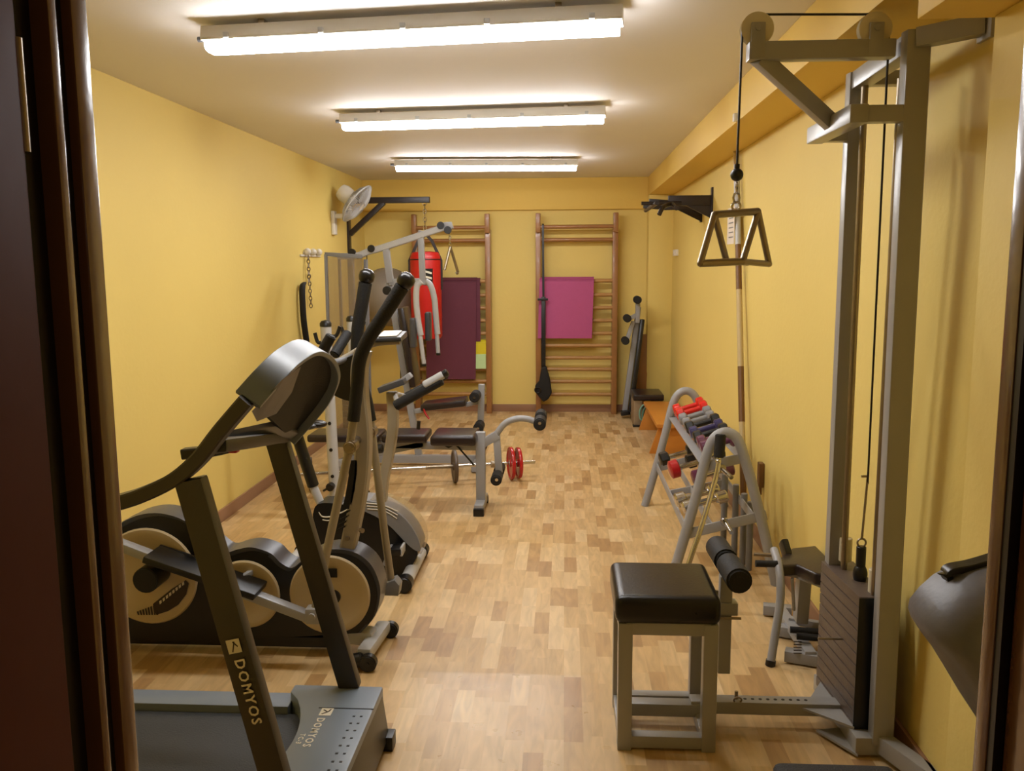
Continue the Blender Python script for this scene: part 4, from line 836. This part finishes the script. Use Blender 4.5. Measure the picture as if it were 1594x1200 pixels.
# guide rods, sleeves, springs, plates
gy0, gy1 = 2.82, 3.06; gx = 1.0
for y_, pt in ((gy0, (1363, 880)), (gy1, (1316, 840))):
    gq = at(*pt, Y=y_); gx_ = gq.x
    link('guide_rod', B().cyl((gx_, y_, .1), at(1403, 122, Y=2.69) if y_ == gy0 else at(1347, 118, Y=2.94), .011), STL, tw)
ga, gb = at(1363, 900, Y=gy0), at(1316, 860, Y=gy1)
for q, za_ in ((ga, at(1363, 918, Y=gy0).z), (gb, at(1316, 872, Y=gy1).z)):
    zz = at(1316, 837, Y=gy1).z if q is gb else at(1363, 886, Y=gy0).z
    link('guide_sleeve', B().cyl((q.x, q.y, zz-.085), (q.x, q.y, zz), .022, bev=.002), NYL, tw)
    sp4 = []
    for k in range(8*12+1): sp4.append(V((q.x+.022*math.cos(k*math.pi/4), q.y+.022*math.sin(k*math.pi/4), .09+k*.1/96)))
    link('buffer_spring', B().tube(sp4, .0045, k=0, n=6), BLK, tw)
zst = at(1316, 880, Y=gy1).z-.005
xf = at(1283, 880, Y=gy1+.08).x
plc = (ga.x+gb.x)/2
wp = 0
ztop_ = zst; nP = 12; hP = .036
for k in range(nP):
    z_ = ztop_-k*(hP+.004)
    link('weight_plate', B().hexa([(gb.x-.065, gy1+.06, z_-hP), (gb.x+.05, gy1+.06, z_-hP), (ga.x+.02, gy0-.05, z_-hP), (ga.x-.065, gy0-.05, z_-hP), (gb.x-.065, gy1+.06, z_), (gb.x+.05, gy1+.06, z_), (ga.x+.02, gy0-.05, z_), (ga.x-.065, gy0-.05, z_)], .0025), PLATE, tw)
link('stack_end_cover', B().box(ga.x-.068, ga.x+.022, gy0-.056, gy0-.051, zst-12*(hP+.004)+.0, zst-.002, .001), BLK, tw)
q = at(1341, 850, Y=ay); link('selector_stem', B().cyl((q.x, ay, ztop_), (q.x, ay, at(1341, 850, Y=ay).z), .016, bev=.003).ball((q.x, ay, ztop_+.02), .024, (1, 1, 1.6)), BLK, tw)
link('selector_ring', B().ring((q.x, ay, at(1341, 850, Y=ay).z+.012), (0, 1, 0), .014, .0035).cyl((q.x, ay, at(1341, 850, Y=ay).z+.026), (wx, ay, .9), .004).cyl((q.x-.012, ay, .885), (q.x+.012, ay, .885), .004), STL, tw)
link('selector_pin', B().cyl((gb.x-.13, 2.9, ztop_-.2), (gb.x-.02, 2.9, ztop_-.2), .004), STL, tw)
zlo = ztop_-nP*(hP+.004)
# base
link('base_beam', B().bar((.985, yn-.02, .04), (.975, yf_+.03, .04), .08, .06, bev=.004), TWR, tw)
link('gusset', B().prism([(.95, ay-.02, .072), (.84, ay-.02, .072), (.955, yf_-.02, .072)], (0, 0, .008)).prism([(.95, ay-.05, .072), (.82, ay-.05, .072), (.955, yn+.03, .072)], (0, 0, .008)).prism([(.95, yn-.03, .01), (.86, yn+.12, .01), (.95, yn+.14, .01)], (0, 0, .008)), TWR, tw)
link('wall_foot', B().bar((1.03, yn, .05), (XR, 2.5, .05), .05, .06, bev=.006), TWR, tw)
link('link_beam', B().bar((.44, ay-.02, .07), (.96, ay-.02, .07), .055, .045, bev=.004), TWR, tw)
b_ = B()
for k in range(9): b_.cyl((.63+k*.026, ay-.02, .0925), (.63+k*.026, ay-.02, .0935), .006, n=10)
link('beam_holes', b_, BLK, tw)
link('lock_pin', B().ring((.6, ay-.045, .1), (0, 1, .4), .013, .003).cyl((.6, ay-.02, .09), (.6, ay-.02, .12), .006), STL, tw)
# seat of the tower: own frame of square tube
sx0, sx1, sy0, sy1 = .2, .475, 2.74, 3.02; zsf = .44; q_ = .046
ss = B()
for x in (sx0, sx1-.0):
    for y_ in (sy0, sy1): ss.bar((x, y_, .0), (x, y_, zsf), q_, q_, bev=.003)
for y_ in (sy0, sy1): ss.bar((sx0, y_, zsf-.018), (sx1, y_, zsf-.018), q_*.9, q_*.9); ss.bar((sx0, y_, .03), (sx1, y_, .03), q_*.9, q_*.9)
for x in (sx0, sx1): ss.bar((x, sy0, zsf-.018), (x, sy1, zsf-.018), q_*.9, q_*.9); ss.bar((x, sy0, .03), (x, sy1, .03), q_*.9, q_*.9)
ss.bar((sx0, 2.9, .06), (sx1+.02, 2.9, .06), .05, .045)
link('seat_frame', ss, TWR, tw)
link('seat_pad', B().box(sx0-.035, sx1+.03, 2.705, 3.06, zsf, zsf+.095, .032, 5), LEA, tw)
link('roller_carrier', B().bar((sx1, 2.95, zsf-.03), (.6, 2.95, zsf-.03), .05, .045), TWR, tw)
rx_ = at(1128, 960, Y=2.95).x
link('roller_post', B().bar((rx_, 2.95, at(1124, 1045, Y=2.95).z), (rx_, 2.95, at(1128, 895, Y=2.95).z), .042, .04, up=(0, 1, 0)), TWR, tw)
link('adjuster_pin', B().cyl((rx_-.06, 2.92, at(1128, 962, Y=2.92).z), (rx_+.05, 2.92, at(1128, 962, Y=2.92).z), .005).cyl((rx_-.035, 2.92, zsf-.0), (rx_-.035, 2.92, zsf+.04), .006), STL, tw)
r0, r1 = at(1150, 903, Y=2.76), at(1117, 852, Y=3.14)
rd = (r1-r0); link('roller_axle', B().cyl(r0, r1, .012), STL, tw)
link('foam_roller', B().cyl(r0-rd*.04, r0+rd*.46, .042, bev=.008).cyl(r0-rd*.042, r0-rd*.03, .016), FOAM, tw)
link('foam_roller', B().cyl(r0+rd*.54, r0+rd*1.04, .042, bev=.008), FOAM, tw)
# ------------------------------------------------------------------ triangle handle
ay = ayh
th0 = at(1146, 318, Y=ay)
tr = thing('triangle_handle', 'chrome double triangle row handle hanging from the cable', 'cable handle', th0)
T1, T2 = at(1112, 334, Y=ay-.05), at(1180, 329, Y=ay+.05)
L1, L2 = at(1090, 410, Y=ay-.10), at(1131, 407, Y=ay+.0); R1, R2 = at(1156, 407, Y=ay-.02), at(1197, 411, Y=ay+.10)
def tri(T, a, b): return B().cyl(T, a, .0095).cyl(a, b, .0095).cyl(b, T, .0095).ball(T, .0096).ball(a, .0096).ball(b, .0096)
link('end_triangle', tri(T1, L1, L2), STL, tr); link('end_triangle', tri(T2, R1, R2), STL, tr)
link('top_bar', B().cyl(T1, T2, .011), STL, tr)
link('grip_bar', B().cyl(L1, R1, .011), STL, tr)
link('grip_bar', B().cyl(L2, (L2+R2)/2, .009), STL, tr)
link('snap_hook', B().ring(at(1146, 321, Y=ay), (.3, 1, 0), .012, .0035).chain(at(1147, 284, Y=ay), at(1146, 316, Y=ay), .03, .0035), CHR, tr)
# ------------------------------------------------------------------ dark things at the right edge
yb_ = 1.5
bg = thing('leather_bag', 'dark grey leather-look bag hanging at the right door frame', 'bag', at(1500, 900, Y=yb_))
po = [(1429, 968), (1432, 952), (1450, 930), (1475, 908), (1505, 892), (1545, 880), (1600, 872), (1640, 880), (1640, 1140), (1560, 1165), (1520, 1117), (1492, 1070), (1460, 1018), (1434, 984)]
P = [at(a, b, Y=yb_) for a, b in po]; cc = sum(P, V())/len(P); t = B(); mm = bmesh.new(); rings = []
for f_k, dy in ((1.0, 0), (.93, -.05), (.75, -.085), (.45, -.105), (.1, -.11)): rings.append([mm.verts.new(cc+(p-cc)*f_k+Yv*dy) for p in P])
back = [mm.verts.new(cc+(p-cc)*.9+Yv*.07) for p in P]; k_ = len(P)
for i in range(4):
    for j in range(k_): mm.faces.new((rings[i][j], rings[i][(j+1) % k_], rings[i+1][(j+1) % k_], rings[i+1][j]))
mm.faces.new(rings[-1]); mm.faces.new(back[::-1])
for j in range(k_): mm.faces.new((back[j], back[(j+1) % k_], rings[0][(j+1) % k_], rings[0][j]))
bmesh.ops.recalc_face_normals(mm, faces=mm.faces); t._add(mm)
link('body', t, BAGG, bg)
link('strap', B().tube([at(a, b, Y=yb_+.02) for a, b in [(1482, 912), (1474, 895), (1480, 886), (1510, 880), (1550, 868), (1600, 850)]], .01, rect=(.03, .012)), LEA, bg)
_a, _b = at(1203, 1188, Z=.235), at(1388, 1186, Z=.235); fp = B().box(_a.x, _b.x, 1.9, _a.y+.02, .0, .235, .03, 4)
solo('ribbed_block', fp, mat('ribbed_rubber', (40, 40, 42), .6, var=.1, scale=4, bump=.6, bscale=200), 'black ribbed rubber block on the floor at the bottom right corner', 'block', (.75, 2.1, 0))
for o in bpy.data.objects:
    if '_o' in o: del o['_o']
